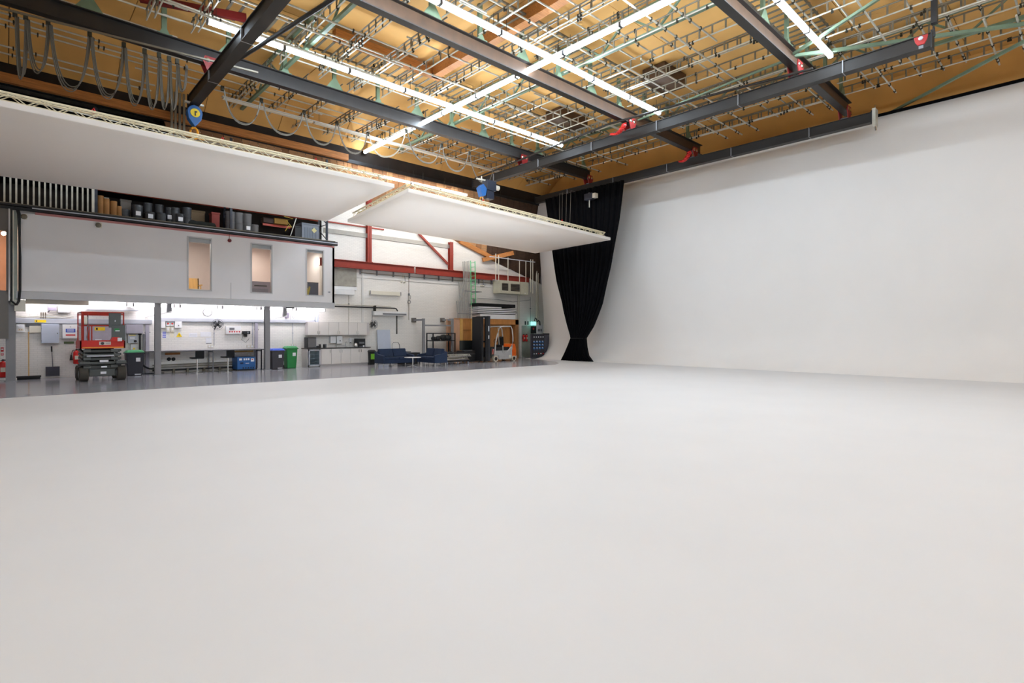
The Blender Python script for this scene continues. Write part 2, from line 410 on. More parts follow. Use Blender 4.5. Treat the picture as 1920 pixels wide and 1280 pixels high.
# green roof trusses (along Y) and diagonal braces
for k, gx in enumerate((7.35, 14.9, 22.3)):
    t = thing('roof_truss', (gx, 12, 11.2), 'pale green roof truss %s' % ('over the mezzanine side of the light crossing', 'over the middle of the studio', 'closest to the white wall')[k], 'roof truss')
    MB().bar((0, -12, -.1), (0, 12.6, -.1), .12, .1).bar((0, -12, .75), (0, 12.6, .75), .1, .1).build('chord', green_m, t)
    for q in range(11):
        y = -11.5+q*2.2
        MB().bar((0, y, -.1), (0, y+1.1, .75), .06, .06).bar((0, y+1.1, .75), (0, y+2.2, -.1), .06, .06).build('brace', green_m, t)
def diag(name, m, a, b, h, wd, ht, label, cat):
    p, q = pH(*a, h), pH(*b, h); c = (p+q)/2
    return tag(MB().bar(p-c, q-c, wd, ht).build(name, m, loc=c), label, cat)
diag('brace', green_m, (1668, 212), (1925, 75), 9.0, .09, .09, 'pale green diagonal roof brace rising to the right edge above the white wall', 'brace')
diag('brace', green_m, (1480, 106), (1925, 44), 9.15, .1, .1, 'pale green pipe brace passing behind the end of the middle crane girder', 'brace')
diag('brace', green_m, (1488, 101), (1650, -4), 9.1, .08, .08, 'pale green pipe brace crossing the short light row at upper right', 'brace')
diag('brace', green_m, (1170, 236), (1480, 110), 9.05, .06, .06, 'thin green tube running above the middle crane girder', 'brace')
diag('brace', dred_m, (262, -4), (462, 34), 9.9, .14, .22, 'dark red steel purlin at the upper left of the roof', 'brace')
tag(MB().box(-2.2, 2.2, -.14, .14, 0, .34).build('timber_beam', timber_m, loc=(10.4, 17.6, 11.6)), 'orange timber beam over the long light row nearest the mezzanine', 'beam')
tag(MB().box(-.16, .16, -5, 5, 0, .36).build('timber_beam', timber_m, loc=(12.3, 12.6, 11.6)), 'orange timber beam running beside the cross light row', 'beam')
tag(MB().box(-1.0, 1.0, -.45, .45, 0, .5).build('roof_box', rust_m, loc=(19.7, 17.2, 11.55)), 'brown roof hatch above the grid, the one farther from the camera', 'roof hatch')
tag(MB().box(-.8, .8, -.5, .5, 0, .5).build('roof_box', rust_m, loc=(19.3, 11.7, 11.55)), 'brown roof hatch above the grid, the one nearer the camera', 'roof hatch')

# lights: rows of 2.2 m fittings
LH = EYE+9.0
def fitting(L, m_lit, w=.15, rod=.5):
    t = thing('strip_light', (0, 0, 0), 'x', 'light')
    MB().box(-L/2, L/2, -w*.44, w*.44, .07, .1).build('housing', white_m, t)
    if m_lit:
        MB().prism([(w/2*math.cos(a), w*.46*math.sin(a)) for a in [2*PI*k/10 for k in range(10)]], (-L/2+.045, L/2-.045), 'x').build('diffuser', m_lit, t)
        for e in (-L/2+.005, L/2-.045): MB().box(e, e+.04, -w*.5, w*.5, -w*.45, w*.45).build('end_cap', grey_m, t)
    else:
        MB().prism([(-w/2, .05), (w/2, .05), (w*.42, -.0), (-w*.42, -.0)], (-L/2+.03, L/2-.03), 'x').build('diffuser', cream_m, t)
    MB().tube([(-L/2+.25, 0, .1), (-L/2+.25, 0, rod)], .008, 5).build('suspension_rod', clamp_m, t)
    MB().tube([(L/2-.25, 0, .1), (L/2-.25, 0, rod)], .008, 5).build('suspension_rod', clamp_m, t)
    return t
fp = fitting(2.2, lit_m)
first = [True]
def place(proto, loc, rz, label, group, firstflag):
    if firstflag[0]: o = proto; firstflag[0] = False
    else: o = copy_tree(proto)
    o.location = loc; o.rotation_euler = (0, 0, rz); o['label'] = label; o['group'] = group
XC = 13.2
for ry, xa, kfirst, nseg, lab in ((17.55, 4.3, 0, 8, 'row nearest the mezzanine'), (12.2, 4.3, -1, 8, 'middle row'), (5.85, 4.3, -4, 8, 'upper right row'), (-.6, 4.3, -5, 8, 'unseen row above the camera')):
    k = kfirst  # negative starts add unseen fittings at left to brighten the near floor
    while k < nseg:
        x = xa+1.1+k*2.21; k += 1
        if abs(x-XC) < .1: continue
        if x > 20.6: break
        place(fp, (x, ry, LH), 0, 'lit strip light in the %s, %s from left' % (lab, ordn(k-kfirst)), 'lit strip lights, '+lab, first)
for k in range(12):
    y = 24.9-1.1-k*2.21
    if any(abs(y-g[0]) < 0 for g in G): continue
    place(fp, (XC, y, LH-.02), PI/2, 'lit white strip light in the cross row, %s from the mezzanine side' % ordn(k+1), 'lit strip lights of the cross row', first)
# unlit row
fu = fitting(3.6, None, .2); fl = [True]
for k in range(4):
    place(fu, (6.2+1.8+k*3.62, 23.1, LH+.05), 0, 'unlit cream strip light by the roof edge, %s from the left' % ordn(k+1), 'unlit strip lights near the roof edge', fl)
# lean-to lights
f3 = fitting(1.9, lit3_m, .09); fl = [True]
for k in range(4):
    place(f3, (12.0+.96+k*1.93, 24.86, EYE+7.93), 0, 'slim lit strip light under the boarded lean-to roof, %s from the left' % ordn(k+1), 'lit strips under the lean-to roof', fl)
f4 = fitting(1.9, lit5_m, .1, 2.5); fl = [True]  # extra row out of sight, added to brighten the brick wall and kitchen
for k in range(5):
    place(f4, (14.6+k*2.0, 23.75, EYE+5.75), 0, 'added fill light hidden behind the right bounce panel, %s from the left' % ordn(k+1), 'added fill lights hidden behind the right bounce panel', fl)
# slatted racks above the light rows
sl = None
for ry, xa, xb in ((18.3, 5, 20), (12.95, 5, 20.5), (6.6, 8, 20.5)):
    t = thing('slatted_rack', ((xa+xb)/2, ry, LH+1.05), 'grey slatted rack above the %s' % {18.3: 'long light row nearest the mezzanine', 12.95: 'long light row in the middle', 6.6: 'short light row at upper right'}[ry], 'rack')
    L = (xb-xa)/2
    MB().bar((-L, -.62, .05), (L, -.62, .05), .05, .06).build('rail', galvd_m, t); MB().bar((-L, .62, .05), (L, .62, .05), .05, .06).build('rail', galvd_m, t)
    x = -L+.1
    while x < L:
        if sl is None: sl = MB().box(-.04, .04, -.7, .7, 0, .02).build('slat', galvd_m, t, (x, 0, 0)); o = sl
        else:
            o = sl.copy(); C.objects.link(o); o.parent = t; o.location = (x, 0, 0)
        x += .33

# crane girders (bridges) along Y hanging below the runway beams
BZ = EYE+8.05
bridges = [(4.95, 4.0, 22.1, 'dark crane girder at upper left ending above the blue hoist'), (19.2, 3.1, 23.6, 'dark crane girder crossing above the two long light rows'), (24.45, 5.8, 23.9, 'dark crane girder along the top of the white wall')]
trolley_proto = None
def trolley(loc, label):
    t = thing('trolley', loc, label, 'trolley')
    for e in (-.17, .14): MB().prism([(-.2, .55), (.2, .55), (.26, .38), (.12, .05), (-.12, .05), (-.26, .38)], (e, e+.03), 'y').build('side_plate', mat('trolley_dark_red', (134, 22, 20), .45), t)
    for sx in (-.12, .12):
        MB().lathe([(.05, -.19), (.075, -.18), (.075, -.1), (.05, -.09)], (sx, 0, .42), 12, 'y').build('wheel', chrome_m, t)
    MB().tube([(0, -.14, .12), (0, .14, .12)], .03, 8).build('axle', grey_m, t)
    return t
for bi, (bx, y0, y1, lab) in enumerate(bridges):
    t = thing('crane_girder', (bx, (y0+y1)/2, BZ), lab, 'crane girder'); L = (y1-y0)/2
    MB().box(-.11, .11, -L, L, .03, .36).build('box_section', bridge_m, t)
    MB().box(-.15, .15, -L, L, 0, .03).build('flange', bridge_m, t); MB().box(-.15, .15, -L, L, .36, .385).build('flange', bridge_m, t)
    y = -L+2.2
    while y < L: MB().box(-.155, .155, y, y+.03, -.004, .39).build('joint_plate', col_m, t); y += 3.3
    for e in (-L, L): MB().box(-.16, .16, e-.02, e+.02, -.05, .44).build('end_plate', blackp_m, t)
    # slim top rail carried beside the girder
    if bi < 2:
        s = .55 if bi == 0 else -.75
        MB().tube([(.05, 7.2, .42), (1.25, .2, .5), (2.3, -6.0, .55), (2.9, -9.0, .55)] if bi == 0 else [(-.12, L-.2, .45), (s*.45, L*.5, .6), (s, L*.05, .62), (s*.6, -L*.35, .55), (-.12, -L*.7, .45)], .06 if bi == 0 else .045, 8).build('side_rail', bridge_m, t)
    for gy, gx0, gx1, _ in G:
        if y0 < gy < y1:
            trolley((bx, gy, BZ+.33), 'red trolley hanging the %s from the %s runway beam' % (('upper left girder', 'middle girder', 'white wall girder')[bi], {19.75: 'farthest', 13.3: 'middle', 6.75: 'rusty-webbed'}[gy]))
# red coiled hose clusters
def coil(a, b, h, label):
    p, q = pH(*a, h), pH(*b, h); pts = []; N = 70
    mid = (p+q)/2+Vector((0, 0, -.32))
    for i in range(N+1):
        u = i/N; c = p*(1-u)**2+mid*2*u*(1-u)+q*u*u
        pts.append(c-p+Vector((.09*math.cos(i*1.15), .09*math.sin(i*1.15), .05*math.sin(i*1.15+1))))
    tag(MB().tube(pts, .03, 6).build('coiled_hose', lampred_m, loc=p, smooth=True), label, 'hose')
coil((1172, 232), (1147, 251), 8.35, 'bright red coiled hose under the red trolley on the middle girder')
coil((1294, 284), (1275, 302), 8.3, 'bright red coiled hose beside the girder above the white wall')
# end trolleys and hooks on girder ends
def puck(a, h, label, r=.2):
    p = pH(*a, h); t = thing('cable_reel', p, label, 'cable reel')
    MB().prism([(-.16, .14), (.16, .14), (.13, -.0), (.07, -.1), (-.07, -.1), (-.13, -.0)], (-.17, -.12), 'x').build('bracket', mat('deep_red_paint', (165, 24, 20), .45), t, bevel=.01)
    MB().lathe([(.03, -.2), (.055, -.19), (.055, -.1), (.03, -.09)], (0, 0, .07), 12, 'x').build('hub', lgrey_m, t)
    MB().box(-.16, -.12, -.05, .05, -.2, -.12).build('clevis', grey_m, t)
puck((1729, 81), 7.9, 'red reel bracket near the right end of the middle crane girder')
puck((1037, 383), 7.7, 'small red reel bracket at the far end of the white wall girder')
p = pH(1752, 68, 8.25); p.z -= 0
tag(MB().tube([(0, 0, .0), (.02, .02, .25), (.05, .03, .3)], .03, 6).box(-.09, .09, -.07, .07, .35, 1.0).build('counterweight', blackp_m, loc=p), 'black counterweight hanging above the right end of the middle crane girder', 'counterweight')
p = Vector((24.45, 5.8, BZ)); t = thing('end_clamp', p, 'metal end clamp on the right end of the white wall girder', 'clamp')
MB().box(-.18, .18, -.14, -.03, -.16, .5).build('plate', galv_m, t); MB().tube([(0, -.09, .5), (0, -.09, .66)], .02, 6).build('bolt', chrome_m, t); MB().tube([(-.05, -.1, -.16), (-.05, -.12, -.34)], .03, 6).build('hook', chrome_m, t)

# festoon cables
def festoon(label, a, b, h, sag, m, n=3, r=.018):
    p, q = pH(*a, h), pH(*b, h); t = thing('festoon_cable', p, label, 'cable', group='festoon cable loops under the roof')
    for k in range(n):
        o = Vector((0, 0, 0)); s = sag*(1-.05*k); pts = []
        for i in range(15):
            u = i/14; c = p.lerp(q, .5+.47*math.sin((u-.5)*PI*.92)/math.sin(PI*.46)*(1-.18*math.sin(PI*u)))
            z = -s*(1-abs(2*u-1)**2.3)
            pts.append(c-p+Vector((.03*k, .035*k, z)))
        MB().tube(pts, r, 5).build('strand', m, t, smooth=True)
    MB().box(-.05, .05, -.05, .05, -.05, .1).build('carrier', clamp_m, t)
    return t
ftrack = diag('festoon_track', galvd_m, (-4, 14), (484, 136), 8.55, .05, .05, 'slim cable track under the runway beam nearest the mezzanine', 'track')
fx = [(28, 28, 48, 33, 1.7), (48, 33, 90, 43, 1.45), (90, 43, 168, 66, 1.75), (168, 66, 232, 86, 1.7), (232, 86, 271, 98, 1.7), (271, 98, 298, 105, 1.7), (298, 105, 317, 112, 1.6), (317, 112, 332, 117, 1.55), (332, 117, 349, 121, .9)]
for i, (a, b, c, d, s) in enumerate(fx):
    festoon('dull cable loop at upper left, %s along the track' % ('first', 'second', 'third and widest', 'fourth', 'fifth', 'sixth', 'seventh', 'eighth', 'short last loop')[i], (a, b), (c, d), 8.5, s, mat('dull_cable_rubber', (96, 88, 76), .6), 3)
fx = [(417, 167, 490, 190), (490, 190, 570, 212), (570, 212, 632, 232), (632, 232, 690, 250), (905-215, 252, 762, 246), (762, 247, 828, 274), (828, 274, 880, 285), (880, 288, 925, 318)]
for i, (a, b, c, d) in enumerate(fx):
    festoon('%s cable loop hanging by the unlit light row, %s from the left' % ('pale' if i == 4 else 'grey', ('first', 'second', 'third', 'fourth', 'fifth', 'sixth', 'seventh', 'eighth')[i]), (a, b), (c, d), 8.55, 1.05, cream_m if i == 4 else mat('grey_cable_rubber', (120, 114, 104), .6), 2, .02)

# hoists
def hoist(p, label, face=True, scale=1):
    t = thing('chain_hoist', p, label, 'hoist')
    s = scale
    if face:
        MB().prism([(.24*s*math.cos(PI*k/8)*1.0, .18*s+.26*s*math.sin(PI*k/8)) for k in range(9)]+[(-.2*s, -.05*s), (0, -.32*s), (.2*s, -.05*s)][:3], (-.14*s, .14*s), 'y').build('body', blue_m, t, bevel=.02)
        MB().lathe([(.15*s, -.16*s), (.15*s, -.13*s)], (0, 0, .16*s), 20, 'y').build('badge', yellow_m, t)
        MB().box(-.02*s, .02*s, -.175*s, -.155*s, .06*s, .22*s).box(.02*s, .06*s, -.175*s, -.155*s, .18*s, .22*s).build('badge_mark', blackp_m, t)
    else:
        MB().prism([(-.22*s, .1*s), (0, .3*s), (.22*s, .1*s), (.14*s, -.25*s), (-.06*s, -.32*s)], (-.16*s, .16*s), 'y').build('body', blue_m, t, bevel=.02)
        MB().box(.2*s, .8*s, -.2*s, .2*s, .05*s, .55*s).box(.25*s, .7*s, -.15*s, .15*s, -.35*s, .05*s).build('motor', mat('dark_navy_motor', (30, 36, 52), .5), t, bevel=.03)
        MB().lathe([(.1*s, 0), (.12*s, .02), (.12*s, .3*s), (.08*s, .32*s)], (.8*s, 0, .3*s), 12, 'x').build('motor_cap', cream_m, t)
    MB().box(-.3*s, .3*s, -.05*s, .05*s, .5*s, .56*s).tube([(0, 0, .44*s), (0, 0, .7*s)], .03*s, 6).build('crosshead', galv_m, t)
    ring = [(.12*s*math.cos(a)+(.0), 0, -.52*s+.2*s*math.sin(a)) for a in [2*PI*k/16 for k in range(17)]]
    MB().tube(ring, .035*s, 6).box(-.34*s, -.1*s, -.03*s, .03*s, -.68*s, -.6*s).box(.1*s, .34*s, -.03*s, .03*s, -.7*s, -.62*s).build('hook_ring', mat('orange_yellow_hook', (235, 160, 30), .4), t, smooth=True)
    return t
PZ1, PZ2 = EYE+4.9, EYE+4.75
HP = Vector((xY(364, 21.8), 21.8, zY(364, 217, 21.8)-.1))
hoist(HP, 'blue chain hoist with round yellow badge above the large left panel')
HP2 = pY(903, 357, 20.4)
hoist(HP2, 'dark motor hoist with small blue block above the right panel', False)
HP3 = Vector((23.6, yX(1105, 23.6), zX(1105, 370, 23.6)))
t = thing('chain_hoist', HP3, 'small dark hoist in front of the black drape top', 'hoist')
MB().box(-.15, .15, -.3, .25, -.15, .2).build('motor', mat('dark_navy_motor', (30, 36, 52), .5), t, bevel=.02); MB().box(-.12, .12, -.5, -.3, -.1, .15).build('motor_cap', cream_m, t); MB().box(-.04, .85, -.04, .04, .2, .26).build('mount_arm', grey_m, t); MB().tube([(0, 0, -.15), (0, 0, -.55)], .03, 6).build('hook', cream_m, t)

# ---------------------------------------------------------------- bounce panels
def bounce(name, pts, z, label, thick=.14, th=.19):
    c = sum((Vector((a, b, 0)) for a, b in pts), Vector())/4; c.z = z
    t = thing(name, c, label, 'bounce panel')
    loc = [Vector((a, b, z))-c for a, b in pts]
    mb = MB(); mb.v = [tuple(p) for p in loc]+[tuple(p+Vector((0, 0, thick))) for p in loc]
    mb.f = [(0, 1, 2, 3), (7, 6, 5, 4)]+[(i, i+4, (i+1) % 4+4, (i+1) % 4) for i in range(4)]
    mb.build('white_sheet', sheet_m, t, bevel=.02)
    for i in range(4):
        a, b = loc[i], loc[(i+1) % 4]; L = (b-a).length; d = (b-a)/L
        inw = Vector((-d.y, d.x, 0))
        if inw.dot(-a) < 0: inw = -inw
        A = a+d*.35+inw*.12+Vector((0, 0, thick+.03)); B = b-d*.35+inw*.12+Vector((0, 0, thick+.03))
        U = Vector((0, 0, th))
        tr = MB().tube([A, B], .022, 6).tube([A+U, B+U], .028, 6).tube([A+U+inw*.2, B+U+inw*.2], .028, 6).tube([A+inw*.2, B+inw*.2], .022, 6).build('truss', truss_m, t)
        lat = MB(); N = int((B-A).length/.26); 
        for k in range(N):
            p = A+(B-A)*(k/N); q = A+(B-A)*((k+1)/N)
            lat.tube([p+(U if k % 2 else U*0), q+(U*0 if k % 2 else U)], .011, 4)
            lat.tube([p+inw*.2+(U if k % 2 else U*0), q+inw*.2+(U*0 if k % 2 else U)], .011, 4)
            if k % 2: lat.tube([p+U, q+U+inw*.2], .01, 4)
        stuff(lat.build('lattice', truss_m, tr))
    # roll-over batten
    return t, c
b1, c1 = bounce('bounce_panel', [(-4.2, 16.2), (9.72, 16.23), (10.47, 23.24), (-4.0, 23.6)], PZ1, 'huge white bounce panel with truss edges hanging over the left side')
b2, c2 = bounce('bounce_panel', [(10.04, 15.9), (22.96, 17.06), (23.5, 23.05), (10.9, 22.1)], PZ2, 'white bounce panel with truss edges hanging in front of the black curtain')
def slings(hook, targets, label, r=.012):
    t = thing('sling', hook, label, 'sling')
    for q in targets:
        MB().tube([(0, 0, 0), Vector(q)-hook], r, 5).build('wire', galv_m, t)
slings(HP+Vector((0, 0, -.75)), [(4.95, 16.45, PZ1+.36), (6.6, 16.45, PZ1+.36), (9.5, 16.5, PZ1+.36), (-2, 16.45, PZ1+.36), (10.1, 22.9, PZ1+.36), (-3, 23.2, PZ1+.36)], 'thin wire slings spreading from the yellow hook to the left panel')
slings(HP2+Vector((0, 0, -.75)), [(22.5, 22.5, PZ2+.36), (20.5, 17.2, PZ2+.36), (11.2, 16.4, PZ2+.36), (11.5, 22, PZ2+.36)], 'thin wire slings spreading down to the right panel')
for i, (px, ln) in enumerate(((176, 0), (418, 0), (593, 0))):
    x = xY(px, 16.4); tag(MB().tube([(0, 0, 0), (.02, 0, .06), (0, 0, .12), (-.04, 0, .05), (0, 0, 0)], .02, 6).build('shackle', lampred_m, loc=(x, 16.42, PZ1+.36)), 'small red shackle on the left panel truss, %s from the left' % ('first', 'second', 'third')[i], 'shackle')
for i, px in enumerate((892, 1054)):
    x = xY(px, 16.9); yy = 15.9+(x-10.04)*(1.16/12.92)+.2; tag(MB().tube([(0, 0, 0), (.02, 0, .06), (0, 0, .12), (-.04, 0, .05), (0, 0, 0)], .02, 6).build('shackle', lampred_m, loc=(x, yy, PZ2+.36)), 'small pink-red shackle on the right panel truss, %s' % ('under the dark hoist', 'in front of the black curtain')[i], 'shackle')
for i, px in enumerate((865, 873, 898, 905, 911, 917)):
    y = 20.3; x = xY(px, y); tag(MB().tube([(0, 0, 0), (0, 0, 1.5+.05*i)], .01, 5).build('hoist_chain', clamp_m if i != 3 else cream_m, loc=(x, y, PZ2+.16)), 'thin %s chain hanging at the dark motor hoist, %s from the left' % ('cream' if i == 3 else 'dark', ordn(i+1)), 'chain', 'chains under the dark motor hoist')

# ================================================================ CURTAIN
CXN = 24.0
Lp = [(1022, 372), (1023, 378), (1036, 473), (1044, 527), (1056, 580), (1065, 610), (1073, 633), (1068, 645), (1060, 662), (1052, 676.5)]
Rp = [(1170, 342), (1169, 348), (1161, 414), (1147, 499), (1129, 569), (1112, 611), (1098, 634), (1100, 650), (1105, 668), (1113, 676.5)]
def edge(pts):
    return [(yX(a, CXN), max(.02, zX(a, b, CXN))) for a, b in pts]
Le, Re = edge(Lp), edge(Rp)
def at(E, z):
    for (y0, z0), (y1, z1) in zip(E, E[1:]):
        if z1 <= z <= z0: return y0+(y1-y0)*(z0-z)/(z0-z1+1e-9)
    return E[0][0] if z > E[0][1] else E[-1][0]
mb = MB(); NZ, NY = 60, 150; ztop = 9.72; rows = []
for i in range(NZ+1):
    z = ztop*(1-i/NZ)+.02*i/NZ
    a, b = at(Le, z), at(Re, z)
    tight = abs(a-b); amp = .05+.14*(1-min(1, tight/5.5))
    for j in range(NY+1):
        u = j/NY; ph = 26*PI*u
        mb.v.append((CXN+amp*math.sin(ph+.4*math.sin(z*.7))+.03*math.sin(ph*2.3+z)-.05*math.sin(PI*u), a+(b-a)*u, z))
for i in range(NZ):
    for j in range(NY):
        k = i*(NY+1)+j; mb.f.append((k, k+1, k+NY+2, k+NY+1))
cu = mb.build('drape', mat('black_velvet', (10, 10, 13), .95, var=.2, scale=8, spec=.12), fixn=False, smooth=False)
for p in cu.data.polygons: p.use_smooth = True
ct = thing('curtain', (0, 0, 0), 'tall black velvet curtain tied at the waist in front of the white cyclorama', 'curtain')
ct.location = (CXN, at(Le, .5), 0); cu.parent = ct; cu.location = (-CXN, -at(Le, .5), 0)
m_ = cu.modifiers.new('s', 'SOLIDIFY'); m_.thickness = .02
zw = zX(1085, 634, CXN)
MB().tube([(.3*math.cos(a), (at(Le, zw)+at(Re, zw))/2-at(Le, .5)+(abs(at(Le, zw)-at(Re, zw))/2+.02)*math.sin(a), zw) for a in [2*PI*k/20 for k in range(21)]], .025, 6).build('tie_band', blackt_m, ct)
for i, px in enumerate((1049, 1054, 1062, 1070)):
    tag(MB().tube([(.62, 0, .03), (.02, 0, .02), (0, .02*i, -1.9)], .012, 5).build('drape_cable', mat('grey_cable_rubber', (120, 114, 104), .6), loc=(CXN-.35, yX(px, CXN-.35), BZ)), 'thin grey cable in front of the black curtain top, %s from the left' % ordn(i+1), 'cable', 'cables in front of the curtain top')

# ================================================================ MEZZANINE
def X(px): return xY(px, FACE)
mz = [(351, 397.5), (470, 511), (573.5, 607.5)]
mzr = st(thing('wall_mezzanine', (XM/2, FACE, 0), None, None)); o0 = Vector((XM/2, FACE, 0))
def mbx(name, m, x0, x1, y0, y1, z0, z1, parent=mzr, bevel=0):
    return MB().box(x0-o0.x, x1-o0.x, y0-o0.y, y1-o0.y, z0, z1).build(name, m, parent, bevel=bevel)
WT, WB = 5.53, 3.35
XL = X(38)
mbx('panel', mezz_m, XL, XM, FACE, FACE+.1, WT, 5.72); mbx('panel', mezz_m, XL, XM, FACE, FACE+.1, 3.07, WB)
xs = [XL]+[v for a, b in mz for v in (X(a), X(b))]+[XM]
for i in range(0, len(xs), 2): mbx('panel', mezz_m, xs[i], xs[i+1], FACE, FACE+.1, WB, WT)
mbx('edge_beam', mezz2_m, X(30), XM, FACE-.02, FACE+.22, 2.8, 3.06)
mbx('red_strip', mat('faded_red_strip', (196, 132, 128), .6), X(66), XM-.02, FACE-.012, FACE+.02, 5.7, 5.78)
mbx('deck_edge', blackp_m, X(-60), XM+.12, FACE-.1, FACE+.1, 5.8, 5.88)
mbx('deck_rail', lgrey_m, X(60), XM+.12, FACE-.12, FACE-.06, 5.875, 5.91)
mbx('deck_edge', blackp_m, X(-60), XM+.12, FACE-.1, FACE+.1, 5.91, 5.97)
mbx('deck_rail', galvd_m, X(-60), XM+.02, FACE-.06, FACE, 5.97, 6.01)
mbx('side_panel', mezz_m, XM-.1, XM, FACE, 28.0, 3.07, 5.8)
mbx('deck', mezz2_m, -4.2, XM, FACE+.1, 28.0, 5.72, 5.95)
mbx('soffit', mezz_m, -4.2, XM, FACE+.1, 28.0, 2.88, 3.05)
mbx('seam', mezz2_m, X(432.2), X(433.4), FACE-.008, FACE+.01, 3.07, 3.75)
room_m = mat('warm_room_wall', (214, 198, 190), .7, var=.02)
mbx('room_back', room_m, -4.2, XM, 27.8, 27.95, 3.05, 5.72)
for x in (XL, X(445), X(552)): mbx('room_partition', room_m, x-.05, x+.05, FACE+.1, 27.8, 3.05, 5.72)
for wi, (a, b) in enumerate(mz):
    x0, x1 = X(a), X(b); fr = .05
    t = st(thing('window_%d' % (wi+1), ((x0+x1)/2, FACE, WB), None, None)); h = WT-WB; ww = (x1-x0)/2
    MB().box(-ww, ww, -.02, .12, 0, fr).box(-ww, ww, -.02, .12, h-fr, h).box(-ww, -ww+fr, -.02, .12, fr, h-fr).box(ww-fr, ww, -.02, .12, fr, h-fr).build('window_frame', mezz2_m, t)
    MB().box(-ww+fr, ww-fr, .05, .062, fr, h-fr).build('pane', glass_m, t)
    MB().box(-ww+fr, ww-fr, .07, .11, h-fr-(.16 if wi != 2 else .1), h-fr).build('blind', lgrey_m, t)
    # a ceiling downlight for the room
    d = thing('downlight', ((x0+x1)/2+(-.25 if wi == 0 else .1), (25.9 if wi == 0 else 26.6), 5.66), 'warm ceiling downlight inside the %s mezzanine room' % ('left', 'middle', 'right')[wi], 'light')
    MB().lathe([(.13, .06), (.13, .0), (.1, -.005)], n=20).build('trim_ring', white_m, d); MB().lathe([(.095, -.012), (.095, -.008)], n=20).build('lens', lit4_m, d)
    ld = bpy.data.lights.new('downlight_lamp', 'AREA'); ld.energy = (40, 40, 22)[wi]; ld.color = (1, .93, .87); ld.size = .6; lo = bpy.data.objects.new('downlight_lamp', ld); C.objects.link(lo); lo.parent = d; lo.location = (0, 0, -.05)
# room contents
t = thing('wooden_chair', (xY(362, 26.4), 26.4, 3.05), 'pale wooden armchair inside the left mezzanine window', 'chair')
for sx in (-.25, .25):
    for sy in (-.22, .22): MB().bar((sx, sy, 0), (sx*.95, sy, .62 if sy < 0 else .95), .04, .04).build('leg', plyd_m, t)
MB().box(-.28, .28, -.26, .26, .4, .46).build('seat', cream_m, t); MB().box(-.27, .27, .2, .24, .5, .95).build('backrest', plyd_m, t)
for sx in (-.27, .27): MB().box(sx-.03, sx+.03, -.28, .26, .62, .66).build('armrest', plyd_m, t)
x0 = xY(472, 26.2); x1 = xY(511, 26.2)
t = thing('desk_unit', ((x0+x1)/2, 26.2, 3.05), 'grey low cabinet inside the middle mezzanine window', 'cabinet')
w_ = (x1-x0)/2; MB().box(-w_, w_, 0, .5, 0, .95).build('body', mat('purple_grey_laminate', (140, 134, 146), .5), t); MB().box(-w_, .25, -.02, 0, .05, .62).build('door', mat('slate_laminate', (116, 114, 128), .5), t); MB().box(-w_+.1, .2, -.03, -.02, .72, .78).build('handle', blackp_m, t)
x0 = xY(577, 25.6); x1 = xY(597, 25.6)
t = thing('office_screen', ((x0+x1)/2, 25.6, 3.05), 'blue grey upholstered screen inside the right mezzanine window', 'screen')
w_ = (x1-x0)/2; MB().box(-w_, w_, 0, .06, .08, .98).build('fabric_panel', mat('blue_grey_fabric', (104, 108, 124), .85), t, bevel=.01); MB().box(-w_, w_, -.01, .07, .98, 1.01).build('cap', grey_m, t)
for s in (-1, 1): MB().box(s*w_*.8-.03, s*w_*.8+.03, -.15, .2, 0, .08).build('foot', grey_m, t)
t = thing('yellow_plant', (xY(577, 25.2), 25.2, 3.05), 'small potted plant with yellow leaves by the right mezzanine window', 'plant')
MB().lathe([(.08, 0), (.11, .25), (.12, .26)], n=12).build('pot', white_m, t)
lf = MB()
for k in range(16):
    a = random.uniform(0, 6.28); r = random.uniform(.05, .16); z = random.uniform(.45, .8); lf.bar((0, 0, .25), (r*math.cos(a), r*math.sin(a), z), .035, .006)
stuff(lf.build('leaves', mat('yellow_leaf', (196, 176, 70), .6), t))
w3 = Wall('air_conditioner', 'white air conditioner inside the right mezzanine window', 'air conditioner', (580, 477, 602, 486), 27.8, .22, white_m); w3.add('vent', .05, .75, .95, .9, grey_m)
# left cabin end, window, cable riser
t = st(thing('wall_cabin', (-1.5, FACE, 0), None, None))
zb = zY(8, 635, FACE); zc0, zc1 = zY(6, 546, FACE), zY(6, 430, FACE)
xw = X(14.5)
def cb(name, m, x0, x1, y0, y1, z0, z1): return MB().box(x0+1.5, x1+1.5, y0-FACE, y1-FACE, z0, z1).build(name, m, t)
cb('panel', dcol_m, -4.2, X(16), FACE, FACE+.1, zc1, 5.8); cb('panel', dcol_m, -4.2, X(16), FACE, FACE+.1, zb, zc0); cb('panel', dcol_m, xw, X(16), FACE, FACE+.1, zc0, zc1); cb('panel', dcol_m, -4.2, -1.6, FACE, FACE+.1, zc0, zc1)
cb('return', mezz_m, X(16), X(18.5), FACE-.05, FACE+.3, 2.72, 5.82)
cb('room_back', mat('brown_room_wall', (178, 124, 92), .7), -4.2, XL-.08, 27.6, 27.7, 3.06, 5.7)
t2 = st(thing('window_4', ((-1.6+xw)/2, FACE, zc0), None, None)); ww = (xw+1.6)/2; h = zc1-zc0
MB().box(-ww, ww, -.01, .1, 0, .03).box(-ww, ww, -.01, .1, h-.03, h).box(ww-.04, ww, -.01, .1, 0, h).box(-ww, -ww+.04, -.01, .1, 0, h).build('window_frame', dcol_m, t2)
MB().box(-ww+.03, ww-.03, .04, .052, .03, h-.03).build('pane', glass_m, t2)
d = thing('downlight', (xY(7, 26.0), 26.0, zY(7, 438, 26.0)), 'small warm lamp seen through the far left cabin window', 'light')
